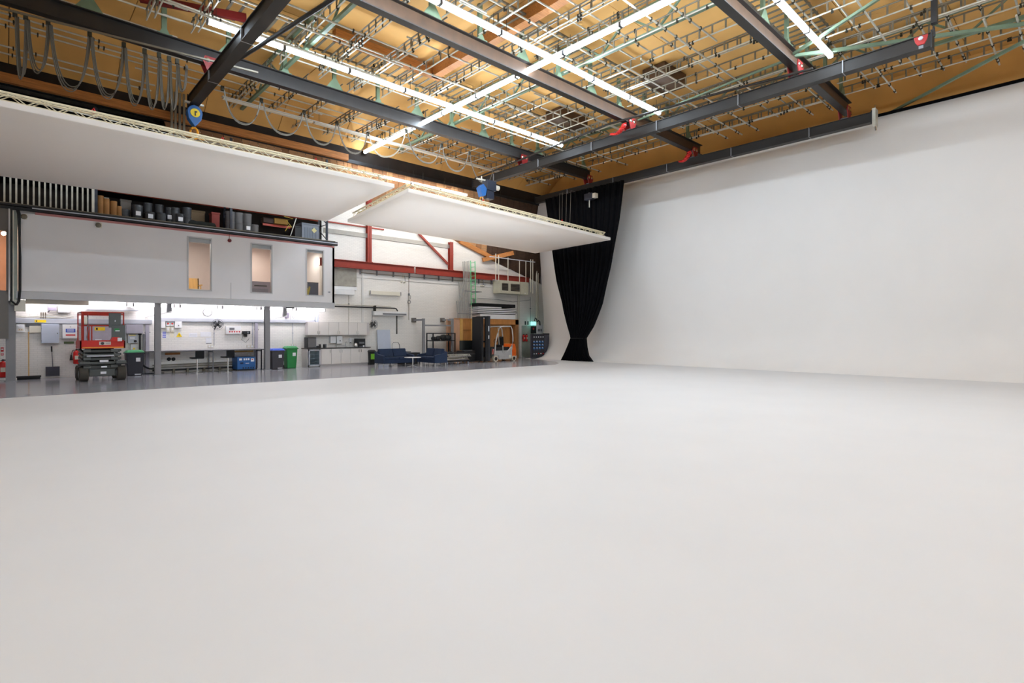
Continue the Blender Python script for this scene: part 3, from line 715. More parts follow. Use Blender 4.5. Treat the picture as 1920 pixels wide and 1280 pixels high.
MB().lathe([(.02, .07), (.06, .05), (.07, 0), (.05, -.04), (.01, -.06)], n=14).build('lens', lit4_m, d, smooth=True); MB().tube([(0, 0, .06), (0, 0, .25)], .008, 5).build('cord', blackp_m, d)
ld = bpy.data.lights.new('cabin_lamp', 'AREA'); ld.energy = 60; ld.color = (1, .82, .66); ld.size = .5; lo = bpy.data.objects.new('cabin_lamp', ld); C.objects.link(lo); lo.parent = d; lo.location = (-.9, .2, .35)
# cable riser between cabin and mezzanine
t = thing('cable_riser', (X(27), FACE, 2.6), 'vertical cable tray with thick black cables at the left end of the mezzanine', 'cable tray')
MB().box(X(20)-X(27), X(33)-X(27), .02, .06, .0, 3.15).build('tray', mat('pale_green_grey_tray', (176, 184, 174), .5), t)
MB().bar((X(24.5)-X(27), -.02, .1), (X(24.5)-X(27), -.02, 3.15), .04, .05).bar((X(19)-X(27), -.02, .4), (X(19)-X(27), -.02, 3.15), .05, .05).build('tray_edge', cream_m, t)
for k, (pa, pb) in enumerate(((35, 36.5), (37, 37), (34, 38), (21.5, 21.5))):
    MB().tube([(X(pa-3 if k < 3 else pa)-X(27), -.05, 3.25), (X(pa)-X(27), -.05, 3.05), (X(pb)-X(27), -.06-.02*k, 1.6), (X(pb)-X(27), -.05, .5), (X(pb-(2 if k < 3 else 0))-X(27), -.05, .12), (X(31)-X(27), -.05, -.02)], .032, 6).build('cable', blackp_m, t, smooth=True)
Wall('junction_box', 'cream junction box below the left end of the mezzanine beam', 'junction box', (27, 562, 48, 583), FACE+.3, .3, cream_m)
for i, (a, b, c, d_) in enumerate(((41, 401, 51, 411), (180, 417, 191, 427))):
    q = Wall('wall_lamp', 'small square sensor with grey dome on the mezzanine front, %s' % ('at its left corner', 'right of the corner one')[i], 'sensor', (a, b, c, d_), FACE, .02, cream_m); MB().lathe([(.09, 0), (.08, -.05), (.03, -.07)], q.pt(.4, .5, 0), 14, 'y').build('dome', galvd_m, q.root)
q = thing('fire_bell', (X(430), FACE, zY(430, 451, FACE)), 'small dark red alarm bell on the mezzanine front', 'alarm')
MB().lathe([(.07, 0), (.075, -.05), (.04, -.09)], n=16, axis='y').build('dome', dred_m, q); MB().tube([(0, -.01, .05), (0, -.01, .35)], .008, 5).build('conduit', dred_m, q)
q = thing('spot_plate', (X(617), FACE, zY(617, 549, FACE)), 'tiny white bracket near the right end of the mezzanine front', 'bracket'); MB().box(-.06, .06, -.015, 0, 0, .07).build('plate', lgrey_m, q); MB().box(-.02, .02, -.05, -.015, .02, .05).build('stub', grey_m, q)
# columns
for i, (px, wd, lab) in enumerate(((20, .25, 'grey steel column at the far left under the mezzanine'), (296, .2, 'grey steel column beside the green-lidded bin under the mezzanine'), (501.3, .2, 'grey steel column beside the blue-lidded bin under the mezzanine'))):
    t = thing('steel_column', (xY(px, 25.0), 25.05, 0), lab, 'column')
    MB().box(-wd/2, wd/2, -.1, -.085, 0, 2.79).box(-wd/2, wd/2, .085, .1, 0, 2.79).box(-.01, .01, -.09, .09, 0, 2.79).build('section', col_m, t)
    MB().box(-wd/2-.04, wd/2+.04, -.15, .15, 0, .02).build('base_plate', col_m, t)
    MB().box(-wd/2-.02, wd/2+.02, -.12, .12, 2.77, 2.795).build('cap_plate', col_m, t)
# pickets (balustrade) on the mezzanine deck
t = thing('balustrade', (1.0, 25.0, 5.95), 'balustrade of grey vertical pickets on top of the mezzanine at left', 'balustrade')
xe = xY(175, 25.0)
MB().box(xe-1.0-.05, xe-1.0+.05, -.05, .05, 0, 1.7).build('post', cream_m, t)
x = xe-.16; pk = None
while x > -1.6:
    if pk is None: pk = MB().box(-.025, .025, -.015, .015, 0, 1.45).build('picket', galv_m, t, (x-1, 0, 0))
    else:
        o = pk.copy(); C.objects.link(o); o.location = (x-1, 0, 0)
    x -= .148
MB().box(-2.7, xe-1, -.02, .02, 1.45, 1.5).build('rail', galv_m, t)
# pallet rack on the deck
XR = 11.3; RX = [xY(180, 24.98), 7.05, XR-.03]; yf, yr = 24.98, 25.92
t = thing('pallet_rack', (6, 25.4, 5.95), 'orange and dark blue pallet rack standing on the mezzanine deck', 'rack')
for xx in RX:
    for yy in (yf, yr): MB().box(xx-6-.045, xx-6+.045, yy-25.4-.035, yy-25.4+.035, 0, 3.95).build('upright', rackblue_m, t)
    br_ = MB()
    for k in range(5): z = .12+k*.75; br_.bar((xx-6, yf-25.4, z), (xx-6, yr-25.4, z+.6), .03, .03).bar((xx-6, yf-25.4, z-.02), (xx-6, yr-25.4, z-.02), .03, .03)
    br_.build('bracing', rackblue_m, t)
for a, b in zip(RX, RX[1:]):
    for z in (1.12, 2.6):
        for yy in (yf-.02, yr-.05): MB().box(a-6+.05, b-6-.05, yy-25.4-.02, yy-25.4+.03, z, z+.13).build('shelf_beam', rackred_m, t)
        MB().box(a-6+.05, b-6-.05, yf-25.4+.04, yr-25.4-.06, z+.06, z+.1).build('shelf_deck', wood('dark_shelf_ply', (96, 70, 48)), t)
MB().box(8.55-6, 10.2-6, .2, .25, .55, .65).build('shelf_beam', rackred_m, t)
# tubs on the deck
def tub(x, y, z, h, r, label, m=keg_m, band=True, lid=None, lab=False, grp='dark tubs stored on the mezzanine deck'):
    t = thing('storage_tub', (x, y, z), label, 'tub', group=None)
    MB().lathe([(r*.9, 0), (r*.93, .02), (r, h*.85), (r*1.04, h*.86), (r*1.04, h*.9), (r, h*.91), (r, h)], n=18).build('body', m, t, smooth=True)
    MB().lathe([(r*1.05, h*.97), (r*1.05, h*1.01), (r*.9, h*1.02), (r*.88, h)], n=18).build('lid', lid or m, t, smooth=True)
    if lab:
        MB().box(-.08, .08, -r*1.0-.012, -r*.9, h*.35, h*.35+.16).build('paper_label', paper_m, t)
    return t
tubs = [(232, 26, .42, .2, 0, 1, 0, 'short dark tub beside the cardboard tubes'), (258, 25.3, .62, .17, 1, 1, 0, 'dark tub column next to the short tub'), (277, 25.35, .44, .15, 0, 2, 0, 'dark tub behind the one with a white label'), (281, 25.12, .38, .17, 1, 1, 0, 'squat dark tub with white label in front'),
        (298, 25.35, .44, .15, 0, 2, 0, 'dark tub stacked behind the squat bare one'), (302, 25.1, .4, .17, 0, 1, 0, 'squat bare dark tub in front'), (317, 25.4, .7, .15, 1, 1, 0, 'tall blackish tub in shadow'), (328, 25.35, .72, .18, 0, 1, 0, 'large tall dark tub'), (337, 25.1, .46, .15, 1, 1, 0, 'dark tub with white label in front of the large one'), (350, 25.2, .4, .17, 0, 2, 0, 'dark tub beside the flat bag, stacked')]
for i, (px, yy, h, r, lb, nst, _, lab) in enumerate(tubs):
    yy = min(yy, 25.45); z = 5.95
    for k in range(nst):
        tub(xY(px, yy), yy, z, h if nst == 1 else .38, r, lab+('' if nst == 1 else (', lower' if k == 0 else ', upper')), lab=bool(lb)); z += .39
for i, (px, nst, lb) in enumerate(((431.5, 2, 0), (447, 2, 0), (463, 2, 1), (476, 1, 0))):
    z = 5.95
    for k in range(nst):
        tub(xY(px, 25.2), 25.2, z, .42, .19, 'mid grey tub right of the rack upright, %s, %s' % (('hidden half behind the upright', 'second stack', 'stack with a white label', 'single tub at the right')[i], 'bottom' if k == 0 else 'top'), m=mat('mid_grey_tub_plastic', (104, 102, 102), .4), lab=bool(lb and k == 0)); z += .43
for i, (px, h, r, m) in enumerate(((188, .8, .11, cardb_m), (199, .72, .11, cardb_m), (213, .66, .11, cardb_m), (223, .5, .09, cardb_m))):
    tag(MB().lathe([(r, 0), (r, h), (r*.85, h), (r*.85, .05)], n=16).build('cardboard_tube', m, loc=(xY(px, 25.3), 25.3, 5.95), smooth=True), 'upright brown cardboard tube on the deck, %s from the left' % ('first', 'second', 'third', 'fourth and shortest')[i], 'tube')
def crate(px0, px1, pyt, Y, dep, z0, label, m, name='storage_box', cat='box', slat=False, lid=None):
    x0, x1 = xY(px0, Y), xY(px1, Y); h = zY((px0+px1)/2, pyt, Y)-z0
    t = thing(name, ((x0+x1)/2, Y, z0), label, cat); w_ = (x1-x0)/2
    MB().box(-w_, w_, 0, dep, 0, h*.9).build('body', m, t, bevel=.01); MB().box(-w_-.015, w_+.015, -.015, dep+.015, h*.9, h).build('lid', lid or m, t, bevel=.01)
    return t, w_, h
crate(191, 204, 370, 25.6, .2, 6.75, 'pale box on top of the cardboard tubes', cream_m)
crate(226, 246, 374, 25.62, .2, 5.95, 'tall grey cardboard box behind the short tub', mat('grey_card', (120, 112, 104), .8))
crate(352, 384, 394, 25.65, .2, 5.95, 'brown wooden box behind the dark bags', mat('dull_brown_card', (110, 88, 62), .8))
t, w_, h = crate(566, 598, 419, 25.05, .7, 5.95, 'large grey plastic crate at the right end of the mezzanine store', mat('steel_grey_plastic', (120, 125, 136), .5))
for k in range(5): MB().box(-w_*.7+k*w_*.3, -w_*.7+k*w_*.3+w_*.2, -.012, 0, .1, h*.75).build('rib', mat('steel_grey_plastic2', (104, 110, 122), .5), t)
tag(MB().lathe([(.12, 0), (.13, -.01), (.02, -.012)], n=4, axis='y').build('yellow_tag', mat('pale_yellow_card', (206, 196, 140), .7), loc=(xY(589, 25.03), 25.03, 6.45)), 'pale yellow tag on the large grey crate', 'tag')
crate(515, 540, 410, 25.4, .4, 6.62, 'ochre box on the small red shelf', mat('ochre_card', (150, 112, 40), .7))
crate(494, 514, 408, 25.5, .4, 6.62, 'dark brown box on the small red shelf', mat('dark_brown_card', (62, 46, 40), .8))
crate(553, 566, 424, 25.1, .6, 5.95, 'black case left of the large grey crate', blackp_m)
for i, (px, l) in enumerate(((362, .5), (378, .6), (394, .45))):
    mb = MB().lathe([(.02, -l/2), (.12, -l/2+.06), (.15, 0), (.12, l/2-.06), (.02, l/2)], n=12, axis='x')
    tag(mb.build('duffel_bag', mat('dark_green_bag', (28, 32, 28), .9), loc=(xY(px, 25.15), 25.15, 6.1), smooth=True), 'dark slumped sandbag on the deck, %s' % ('leftmost', 'middle', 'rightmost')[i], 'bag')
q = thing('step_ladder', (xY(545, 25.0)+.1, 24.99, 5.95), 'leaning aluminium pole with yellow cable beside the grey crate', 'pole')
MB().bar((-.15, 0, 0), (.15, 0, .95), .03, .03).build('pole', galv_m, q)
MB().tube([(-.35, 0, .3), (-.2, 0, .55), (-.05, 0, .5), (-.3, .02, .8), (0, 0, .9), (-.4, 0, .95)], .02, 5).build('cable', mat('dull_yellow_cable', (170, 140, 40), .6), q, smooth=True)
q, w_, h = crate(397, 412, 398, 25.2, .4, 5.95, 'small red-lipped crate beside the middle rack upright', mat('dull_red_card', (130, 50, 40), .7))
# black drapes above the store at left
tag(MB().box(-4, 4.4, -.03, .03, 0, 3.2).build('black_drape', black_m, loc=(0, 25.98, 6.9)), 'black cloth hanging behind the store at the far left', 'cloth')
for i, px in enumerate((322, 329, 337, 345)):
    tag(MB().box(-.04, .04, -.03, .03, 0, 4.15).build('drop_pipe', galvd_m, loc=(xY(px, 24.5), 24.5, 6.9)), 'vertical pipe hanging behind the blue hoist, %s from the left' % ordn(i+1), 'pipe', 'vertical pipes behind the blue hoist')

# ================================================================ BACK WALL, RIGHT PART
def ybar(p, q, w_, h, Y): a = pY(*p, Y); b = pY(*q, Y); return a, b
# red I beam
zt = zY(628, 485.5, 25.75); zb_ = zY(628, 499, 25.75)
for i, (a, b) in enumerate(((600, 776.5), (779.5, 992))):
    x0, x1 = xY(a, 25.8), xY(b, 25.8); t = thing('wall_beam', ((x0+x1)/2, 25.8, zb_-.02), ('red oxide steel wall beam, long length left of the white gap', 'red oxide steel wall beam right of the white gap behind the poles')[i], 'steel beam'); L = (x1-x0)/2
    MB().box(-L, L, -.1, .1, 0, .025).box(-L, L, -.1, .1, .36, .385).build('flange', red_m, t); MB().box(-L, L, -.01, .01, .025, .36).build('web', red_m, t)
for i, (px, tp) in enumerate(((691.5, 250), (845, 380))):
    x = xY(px, 25.85); z0 = zb_+.37; z1 = zY(px, tp, 25.85)
    z1 = min(z1, topz(x)-.25 if i else 9.0)
    tag(MB().box(-.12, .12, -.1, -.085, 0, z1-z0).box(-.12, .12, .085, .1, 0, z1-z0).box(-.01, .01, -.1, .1, 0, z1-z0).box(-.16, .16, -.13, .13, 0, .02).box(-.12, .12, -.11, -.1, (z1-z0)*.55, (z1-z0)*.55+.05).build('wall_post', red_m, loc=(x, 25.85, z0)), ('red oxide steel post above the wall beam beside the mezzanine end', 'red oxide steel post above the wall beam at the foot of the diagonal brace')[i], 'post')
a = pY(785, 438, 25.85); b = pY(840, 495, 25.85); c = (a+b)/2
tag(MB().bar(a-c, b-c, .12, .1).build('brace', red_m, loc=c), 'red oxide diagonal brace on the white brick wall', 'brace')
a = pY(612, 415, 25.95); tag(MB().box(0, 3.2, -.03, .03, -.03, .03).build('red_pipe', red_m, loc=a), 'thin red pipe on the wall beside the rack', 'pipe')
st(MB().box(XM, xY(842, 26), 25.93, 26.0, zY(650, 441, 26), zY(650, 433, 26)).build('trim_5', mat('grey_wall_band', (172, 168, 160), .7)))
st(MB().box(XM, 26.8, 25.96, 26.0, zb_-.45, zb_-.03).build('trim_6', plain_m))
# concrete patch
q = Wall('concrete_panel', 'rough grey concrete panel on the wall right of the mezzanine', 'panel', (627, 503, 669, 536), 26, .06, concrete_m, bevel=.01)
q = Wall('trunking_box', 'long white trunking box under the concrete panel', 'trunking', (627, 543, 665, 552), 26, .2, white_m)
q = Wall('white_ledge', 'white ledge box right under the concrete panel edge', 'ledge', (627, 537, 669, 543), 26, .08, white_m)
t = thing('conduit', (xY(654, 25.97), 25.97, zY(654, 604, 26)), 'thin vertical conduit from the kitchen up to the white trunking box', 'conduit'); MB().tube([(0, 0, 0), (0, 0, zY(654, 552, 26)-zY(654, 604, 26))], .012, 6).build('pipe', galv_m, t)
MB().box(-.03, .03, -.02, .02, .9, .96).build('clip', grey_m, t)
q = Wall('pilaster_pipe', 'white painted pipe beside the kitchen wall cupboards going up the wall', 'pipe', (679, 500, 682, 604), 26, .08, plain_m)
# conduit rail with clips
a = pY(676, 511, 25.9); bb = pY(992, 545, 25.9)
t = thing('conduit_rail', a, 'long horizontal conduit with clip brackets under the red wall beam', 'conduit')
L = xY(935, 25.9)-a.x
MB().tube([(0, 0, 0), (L, 0, 0)], .02, 6).build('pipe', galvd_m, t)
MB().tube([(0, .05, .28), (L, .05, .28)], .014, 6).build('pipe', cream_m, t)
for px in (676, 707, 738, 768, 796, 823, 849, 898, 921):
    xx = xY(px, 25.9)-a.x; MB().box(xx-.025, xx+.025, -.03, .1, -.08, .34).build('clip', grey_m, t)
def bracket_lamp(px, py, label):
    p = pY(px, py, 25.9); t = thing('security_lamp', p, label, 'lamp')
    MB().tube([(.12, .1, .2), (.12, -.1, .2), (.12, -.15, .1), (.12, -.15, -.15), (0, -.15, -.2)], .018, 6).build('arm', grey_m, t)
    for s in (-.12, .06): MB().lathe([(.02, -.12), (.06, 0), (.065, .02)], (s, -.2, -.15), 12, 'y').build('lamp_head', cream_m, t)
    MB().box(.06, .18, .02, .1, .12, .28).build('base', cream_m, t)
bracket_lamp(753, 524, 'twin-head lamp on a bent arm in the middle of the white wall'); bracket_lamp(901, 532, 'twin-head lamp on a bent arm right of the green ladder section')
q = Wall('batten_light', 'long cream batten light on the wall above the air curtain', 'light', (694, 546, 752, 553), 26, .14, cream_m); q.add('end_cap', -.005, 0, .02, 1, grey_m, .005); q.add('end_cap', .98, 0, 1.005, 1, grey_m, .005)
q = Wall('air_curtain', 'white air curtain heater with grey slot on the wall above the wall fan', 'heater', (702, 584, 763, 591), 26, .3, white_m); q.add('slot', .25, .45, .98, .85, grey_m)
MB().box(-.9, -.86, -.25, 0, .1, .5).build('bracket', clamp_m, q.root); MB().box(.5, .54, -.05, 0, -1.0, 0).build('bracket', clamp_m, q.root)
t = thing('black_pipe', pY(628, 574, 25.85), 'black insulated pipe running right from the mezzanine end to the air curtain', 'pipe')
b = pY(745, 577.5, 25.85)-pY(628, 574, 25.85); b.z = 0
MB().tube([(0, 0, 0), b*.95, b*.98+Vector((0, 0, -.02)), b+Vector((.02, 0, -.15))], .035, 8).build('pipe', blackp_m, t, smooth=True)
MB().tube([(0, .06, .1), b*.9+Vector((0, .06, .1))], .02, 6).build('conduit', galv_m, t)
t = thing('conduit', pY(766.5, 600, 25.95), 'vertical conduit with a ring-shaped bend right of the batten light', 'conduit')
h = zY(766.5, 520, 26)-zY(766.5, 600, 26)
MB().tube([(0, 0, 0), (0, 0, h)], .014, 6).build('pipe', galvd_m, t)
zr = zY(766, 566, 26)-zY(766.5, 600, 26)
MB().tube([(.1*math.cos(a), -.03, zr+.1*math.sin(a)) for a in [2*PI*k/16 for k in range(17)]], .015, 6).build('cable_ring', grey_m, t); MB().box(-.04, .04, -.05, 0, zr+.35, zr+.47).build('junction', grey_m, t)
MB().tube([(-.05, -.03, zr+.4), (.1, -.03, zr+.35), (.08, -.03, zr+.15)], .012, 5).build('cable', grey_m, t)
# fans
def fan(px, py, Y, label, r=.23, rod=0):
    p = pY(px, py, Y); t = thing('wall_fan', p, label, 'fan')
    for k in range(3): MB().tube([(r*(1-.25*k)*math.cos(a), -.05-.03*(k), r*(1-.25*k)*math.sin(a)) for a in [2*PI*q/20 for q in range(21)]], .008, 4).build('guard_ring', grey_m, t)
    sp = MB()
    for k in range(12): a = 2*PI*k/12; sp.tube([(.05*math.cos(a), -.12, .05*math.sin(a)), (r*math.cos(a), -.05, r*math.sin(a))], .004, 4)
    stuff(sp.build('guard_spokes', grey_m, t))
    for k in range(4):
        a = PI/2*k+.4; b_ = a+.9
        mb = MB(); mb.v = [(.04*math.cos(a), -.02, .04*math.sin(a)), (r*.8*math.cos(a), -.03, r*.8*math.sin(a)), (r*.85*math.cos(b_), .02, r*.85*math.sin(b_)), (.04*math.cos(b_), .01, .04*math.sin(b_))]; mb.v += [(x, y+.006, z) for x, y, z in mb.v]
        mb.f = [(0, 1, 2, 3), (7, 6, 5, 4), (0, 4, 5, 1), (1, 5, 6, 2), (2, 6, 7, 3), (3, 7, 4, 0)]; mb.build('blade', blackp_m, t)
    MB().lathe([(.03, -.1), (.07, -.06), (.08, .1), (.04, .16)], n=14, axis='y').build('motor', blackp_m, t, smooth=True)
    MB().bar((0, .12, 0), (-.05, 26-Y, -.25 if not rod else 0), .03, .03).build('bracket', blackp_m, t)
    if rod: MB().tube([(0, .12, 0), (0, .12, rod)], .015, 6).build('rod', grey_m, t)
fan(700, 608, 25.7, 'black wall fan hanging right of the kitchen wall cupboards', rod=.75)
fan(407.5, 608, 25.7, 'black and grey wall fan above the workbench')

# wall brackets frames (gallows)
t = thing('gallows_frame', (17.6, 25.0, 0), 'grey steel goal-like frame braced off the wall behind the sofas', 'frame')
for px in (794, 848):
    x = xY(px, 25.0)-17.6; MB().box(x-.06, x+.06, -.06, .06, 0, zY(px, 597, 25.0)).build('post', col_m, t)
    zt_ = zY(px, 597, 25.0); MB().box(x-.05, x+.05, .06, .94, zt_-.12, zt_-.02).build('arm', col_m, t); MB().box(x-.14, x+.14, .92, .99, zt_-.2, zt_+.05).build('wall_plate', dcol_m, t)
xa, xb = xY(794, 25)-17.6, xY(848, 25)-17.6; zc = zY(820, 610, 25)
MB().box(xa+.06, xb-.06, -.04, .04, zc-.04, zc+.04).build('cross_bar', col_m, t)

# whiteboard leaning
t = thing('leaning_board', (xY(722, 25.75), 25.75, 0), 'pale grey board leaning on the wall behind the left sofa', 'board')
w_ = (xY(734, 25.7)-xY(710, 25.7))/2; hh = zY(722, 618, 25.8)
MB().prism([(0, .05), (.05, .05), (.2, hh), (.15, hh)], (-w_, w_), 'x').build('panel', bluegrey_m, t)
MB().prism([(-.01, 0), (.06, 0), (.06, .06), (-.01, .06)], (-w_, w_), 'x').build('bottom_edge', grey_m, t)
t = thing('hand_truck', (xY(742.5, 24.9), 24.9, 0), 'chrome tubular hand truck handle above the left sofa', 'hand truck')
MB().tube([(-.28, 0, .1), (-.22, 0, 1.05), (-.14, 0, 1.14), (.12, 0, 1.14), (.2, 0, 1.0), (.28, 0, .1)], .018, 6).build('handle_frame', chrome_m, t, smooth=True); MB().box(-.25, .25, -.25, .02, .02, .05).build('toe_plate', grey_m, t)
for s in (-.3, .3): MB().lathe([(.1, -.03), (.12, 0), (.1, .03)], (s, .08, .12), 14, 'x').build('wheel', blackp_m, t)

# ================================================================ UNDER THE MEZZANINE
# wall tray (trunking), pipes, lights
for i, (a, b) in enumerate(((27, 285), (302, 590))):
    x0, x1 = xY(a, 25.9), xY(b, 25.9); z0, z1 = (zY(150, 606.5, 25.85), zY(150, 598, 25.85)) if i == 0 else (zY(450, 604, 25.85), zY(450, 597.5, 25.85))
    t = thing('wall_trunking', ((x0+x1)/2, 26, z0), ('wide white trunking along the wall over the cabinets at left', 'white trunking along the wall above the workbench')[i], 'trunking'); L = (x1-x0)/2
    MB().box(-L, L, -.12, 0, 0, z1-z0).build('body', bluegrey_m, t); MB().box(-L, L, -.135, -.12, (z1-z0)*.1, (z1-z0)*.9).build('cover', lgrey_m, t)
f2 = fitting(1.4, lit2_m, .14, .148); fl = [True]
for k in range(7):
    place(f2, (1.2+k*1.58, 25.42, 2.73), 0, 'lit batten light under the mezzanine soffit, %s from the left' % ordn(k+1), 'lit battens under the mezzanine', fl)
# box gutter and soffit pieces
Wall('cable_duct', 'cream duct under the mezzanine at the far left', 'duct', (48, 561, 167, 570.5), 25.35, .2, cream_m)
q = Wall('tray_light', 'white tray light hanging above the scissor lift', 'light', (163, 575, 260, 582), 25.9, .45, white_m); q.add('rim', 0, .7, 1, 1, lgrey_m, .01)
for s_ in (-.8, .8): MB().tube([(s_, -.2, q.h), (s_, -.2, 2.885-q.root.location.z)], .01, 5).build('suspension_rod', grey_m, q.root)
for (px0, px1, y0) in ((313, 322, 567), (531, 538, 575)):
    q = Wall('drop_box', 'grey drop bracket under the mezzanine right of the %s' % ('second column' if px0 < 400 else 'third column'), 'bracket', (px0, y0, px1, y0+18), 25.3, .15, col_m)
    a = pY(px1, y0+17, 25.1); b = pY(px0-40, y0+27, 25.95); MB().bar(a-q.root.location, b-q.root.location, .08, .04).build('conduit_arm', white_m, q.root)
q = Wall('speaker', 'grey loudspeaker high on the wall at left under the mezzanine', 'loudspeaker', (90, 570, 106, 582), 25.8, .25, mat('grey_speaker', (136, 128, 146), .6)); MB().bar((0, -.1, .1), (-.1, .2, -.05), .03, .03).build('bracket', grey_m, q.root)
q = Wall('air_conditioner', 'white air conditioner right of the grey loudspeaker', 'air conditioner', (109, 573, 132, 586), 26, .22, white_m); q.add('vent', .02, .8, .98, .92, lgrey_m); q.add('badge', .1, .12, .6, .3, lgrey_m)
# cables over trunking
t = thing('cable_bundle', pY(28, 592, 25.9), 'pale cable bundle lying above the wide trunking at left', 'cables')
p0 = pY(28, 592, 25.9)
for k in range(3):
    pts = [pY(28+22*i, 592.5+1.2*math.sin(i*1.7+k)+k, 25.9)-p0 for i in range(6)]; MB().tube(pts, .018, 5).build('cable', (galv_m, white_m, galv_m)[k], t, smooth=True)
for i, px in enumerate((77, 81, 85)):
    tag(MB().tube([(0, 0, 0), (0, 0, .26)], .02, 6).build('drop_pipe', galvd_m, loc=pY(px, 599, 25.9)), 'short pipe stub above the yellow warning label, %s of three' % ('left', 'centre', 'right')[i], 'pipe', 'three short stubs above the trunking')
for i, p in enumerate(((65, 599.5, 86.5, 604.3),)):
    q = Wall('warning_label', 'yellow warning label on the wide trunking at left', 'sign', p, 25.865, .01, yellow_m, bevel=0); q.add('mark', .12, .2, .22, .8, blackp_m, .002)
q = Wall('grey_backing', 'long grey backing rail behind the cabinets at left', 'rail', (48, 607, 75, 613), 26, .05, grey_m)
q = Wall('socket_box', 'white double socket box next to the left column', 'socket', (30.5, 607.5, 46.5, 622.5), 26, .1, white_m); q.add('flap', .2, .15, .75, .4, paper_m, .03); q.add('socket', .15, .55, .85, .85, cream_m, .01); q.add('button', .35, .62, .42, .74, red_m, .02); q.add('button', .6, .62, .67, .74, red_m, .02)
q = Wall('meter_box', 'cream box left of the pale blue cabinet', 'box', (55, 611, 78, 623.5), 26, .12, cream_m)
q = Wall('electrical_cabinet', 'pale blue grey metal cabinet with a small lock on the left wall', 'cabinet', (77.5, 607, 111, 643), 26, .28, bluegrey_m); q.add('door', .02, .02, .98, .98, bluegrey_m, .012); q.add('handle', .88, .46, .93, .53, grey_m, .03)
for v in (.2, .85): q.add('hinge', .0, v, .02, v+.06, grey_m, .02)
q = Wall('switch_cabinet', 'white control cabinet with blue and red notices', 'cabinet', (117, 608, 148, 634.5), 26, .22, white_m); q.add('door', .03, .03, .97, .97, white_m, .012)
s = q.add('blue_notice', .2, .3, .78, .56, signblue_m, .015)
for v in (.35, .4, .45, .5): q.add('notice_line', .27, v-.012, .7, v+.008, paper_m, .018, s)
q.add('red_notice', .2, .7, .78, .8, signred_m, .015); q.add('emblem', .44, .13, .52, .22, lgrey_m, .014); q.add('lock', .88, .43, .94, .5, blackp_m, .03)
q = Wall('green_label_holder', 'dark green label plate under the white control cabinet', 'sign', (120, 640, 139, 644), 26, .05, mat('dark_green_plate', (92, 104, 62), .6))
# extinguishers
def exting(x, y, z, label, h=.5, horn=True):
    t = thing('fire_extinguisher', (x, y, z), label, 'fire extinguisher'); r = h*.17
    MB().lathe([(r*.9, 0), (r, .02), (r, h*.75), (r*.8, h*.83), (r*.3, h*.88), (r*.3, h*.92)], n=16).build('cylinder', lampred_m, t, smooth=True)
    MB().box(-r*.3, r*.9, -.02, .02, h*.92, h*.98).box(-r*.25, r*.25, -r*.25, r*.25, h*.9, h).build('valve', blackp_m, t)
    MB().tube([(r*.2, 0, h*.95), (-r*1.2, 0, h*.9), (-r*1.6, 0, h*.6), (-r*1.6, 0, h*.3)], .014, 6).build('hose', blackp_m, t, smooth=True)
    if horn: MB().tube([(-r*1.6, 0, h*.62), (-r*1.6, 0, h*.25)], .02, 8, .05).build('horn', blackp_m, t)
    MB().box(-r*.6, r*.6, -r*1.02, -r*.9, h*.3, h*.55).build('paper_label', cream_m, t); return t
exting(xY(143.5, 25.85), 25.87, zY(143, 682, 25.87), 'red fire extinguisher with black horn hanging left of the scissor lift', .56)
tx = xY(5.5, 25.6); exting(tx, 25.6, .12, 'large red fire extinguisher at the far left edge', .62, False)
t = thing('extinguisher_stand', (tx, 25.6, 0), 'low wire stand under the far left extinguisher', 'stand'); MB().tube([(-.15, -.12, .0), (-.15, -.12, .11), (.15, -.12, .11), (.15, -.12, 0)], .012, 5).tube([(-.15, .12, .0), (-.15, .12, .11), (.15, .12, .11), (.15, .12, 0)], .012, 5).box(-.16, .16, -.13, .13, .105, .118).build('frame', grey_m, t)
for i, (p, lb, top_) in enumerate((((142, 640, 147.2, 646.5), 'red and black fire sign above the hanging extinguisher', signred_m), ((142, 648, 147.2, 653), 'small red fire sign directly above the hanging extinguisher', signred_m), ((1.5, 651, 7, 659), 'small red and white sign at the far left', signred_m), ((1.5, 662, 7, 666), 'small red sign below it at the far left', signred_m))):
    q = Wall('fire_sign', lb, 'sign', p, 26, .012, top_, bevel=0); q.add('band', .15, .3, .85, .6, paper_m, .002)
# broom & dustpan
t = thing('broom', (xY(54, 25.7), 25.7, 0), 'wide black broom with pale wooden handle leaning on the wall', 'broom')
hz = zY(54, 622, 25.9); MB().tube([(0, 0, .1), (-.0, .2, hz)], .016, 6).build('handle', plyd_m, t)
w0, w1 = xY(30.5, 25.6)-xY(54, 25.7), xY(77.5, 25.6)-xY(54, 25.7)
MB().box(w0, w1, -.05, .03, .07, .13).build('head', blackp_m, t, bevel=.01); MB().box(w0+.02, w1-.02, -.06, .04, 0, .075).build('bristles', blackt_m, t)
t = thing('shovel', (xY(99, 25.85), 25.85, 0), 'dark grey scoop shovel standing against the wall right of the broom', 'shovel')
h = zY(98, 649, 25.9); MB().tube([(0, 0, .35), (-.03, .08, h)], .014, 6).build('handle', grey_m, t); MB().tube([(-.025, .07, h-.2), (-.03, .085, h)], .025, 6).build('grip', blackp_m, t)
MB().box(-.2, .19, -.05, -.0, .08, .42).box(-.2, .19, -.12, -.05, .08, .1).build('scoop', mat('dark_blue_grey_plastic', (56, 56, 68), .5), t)
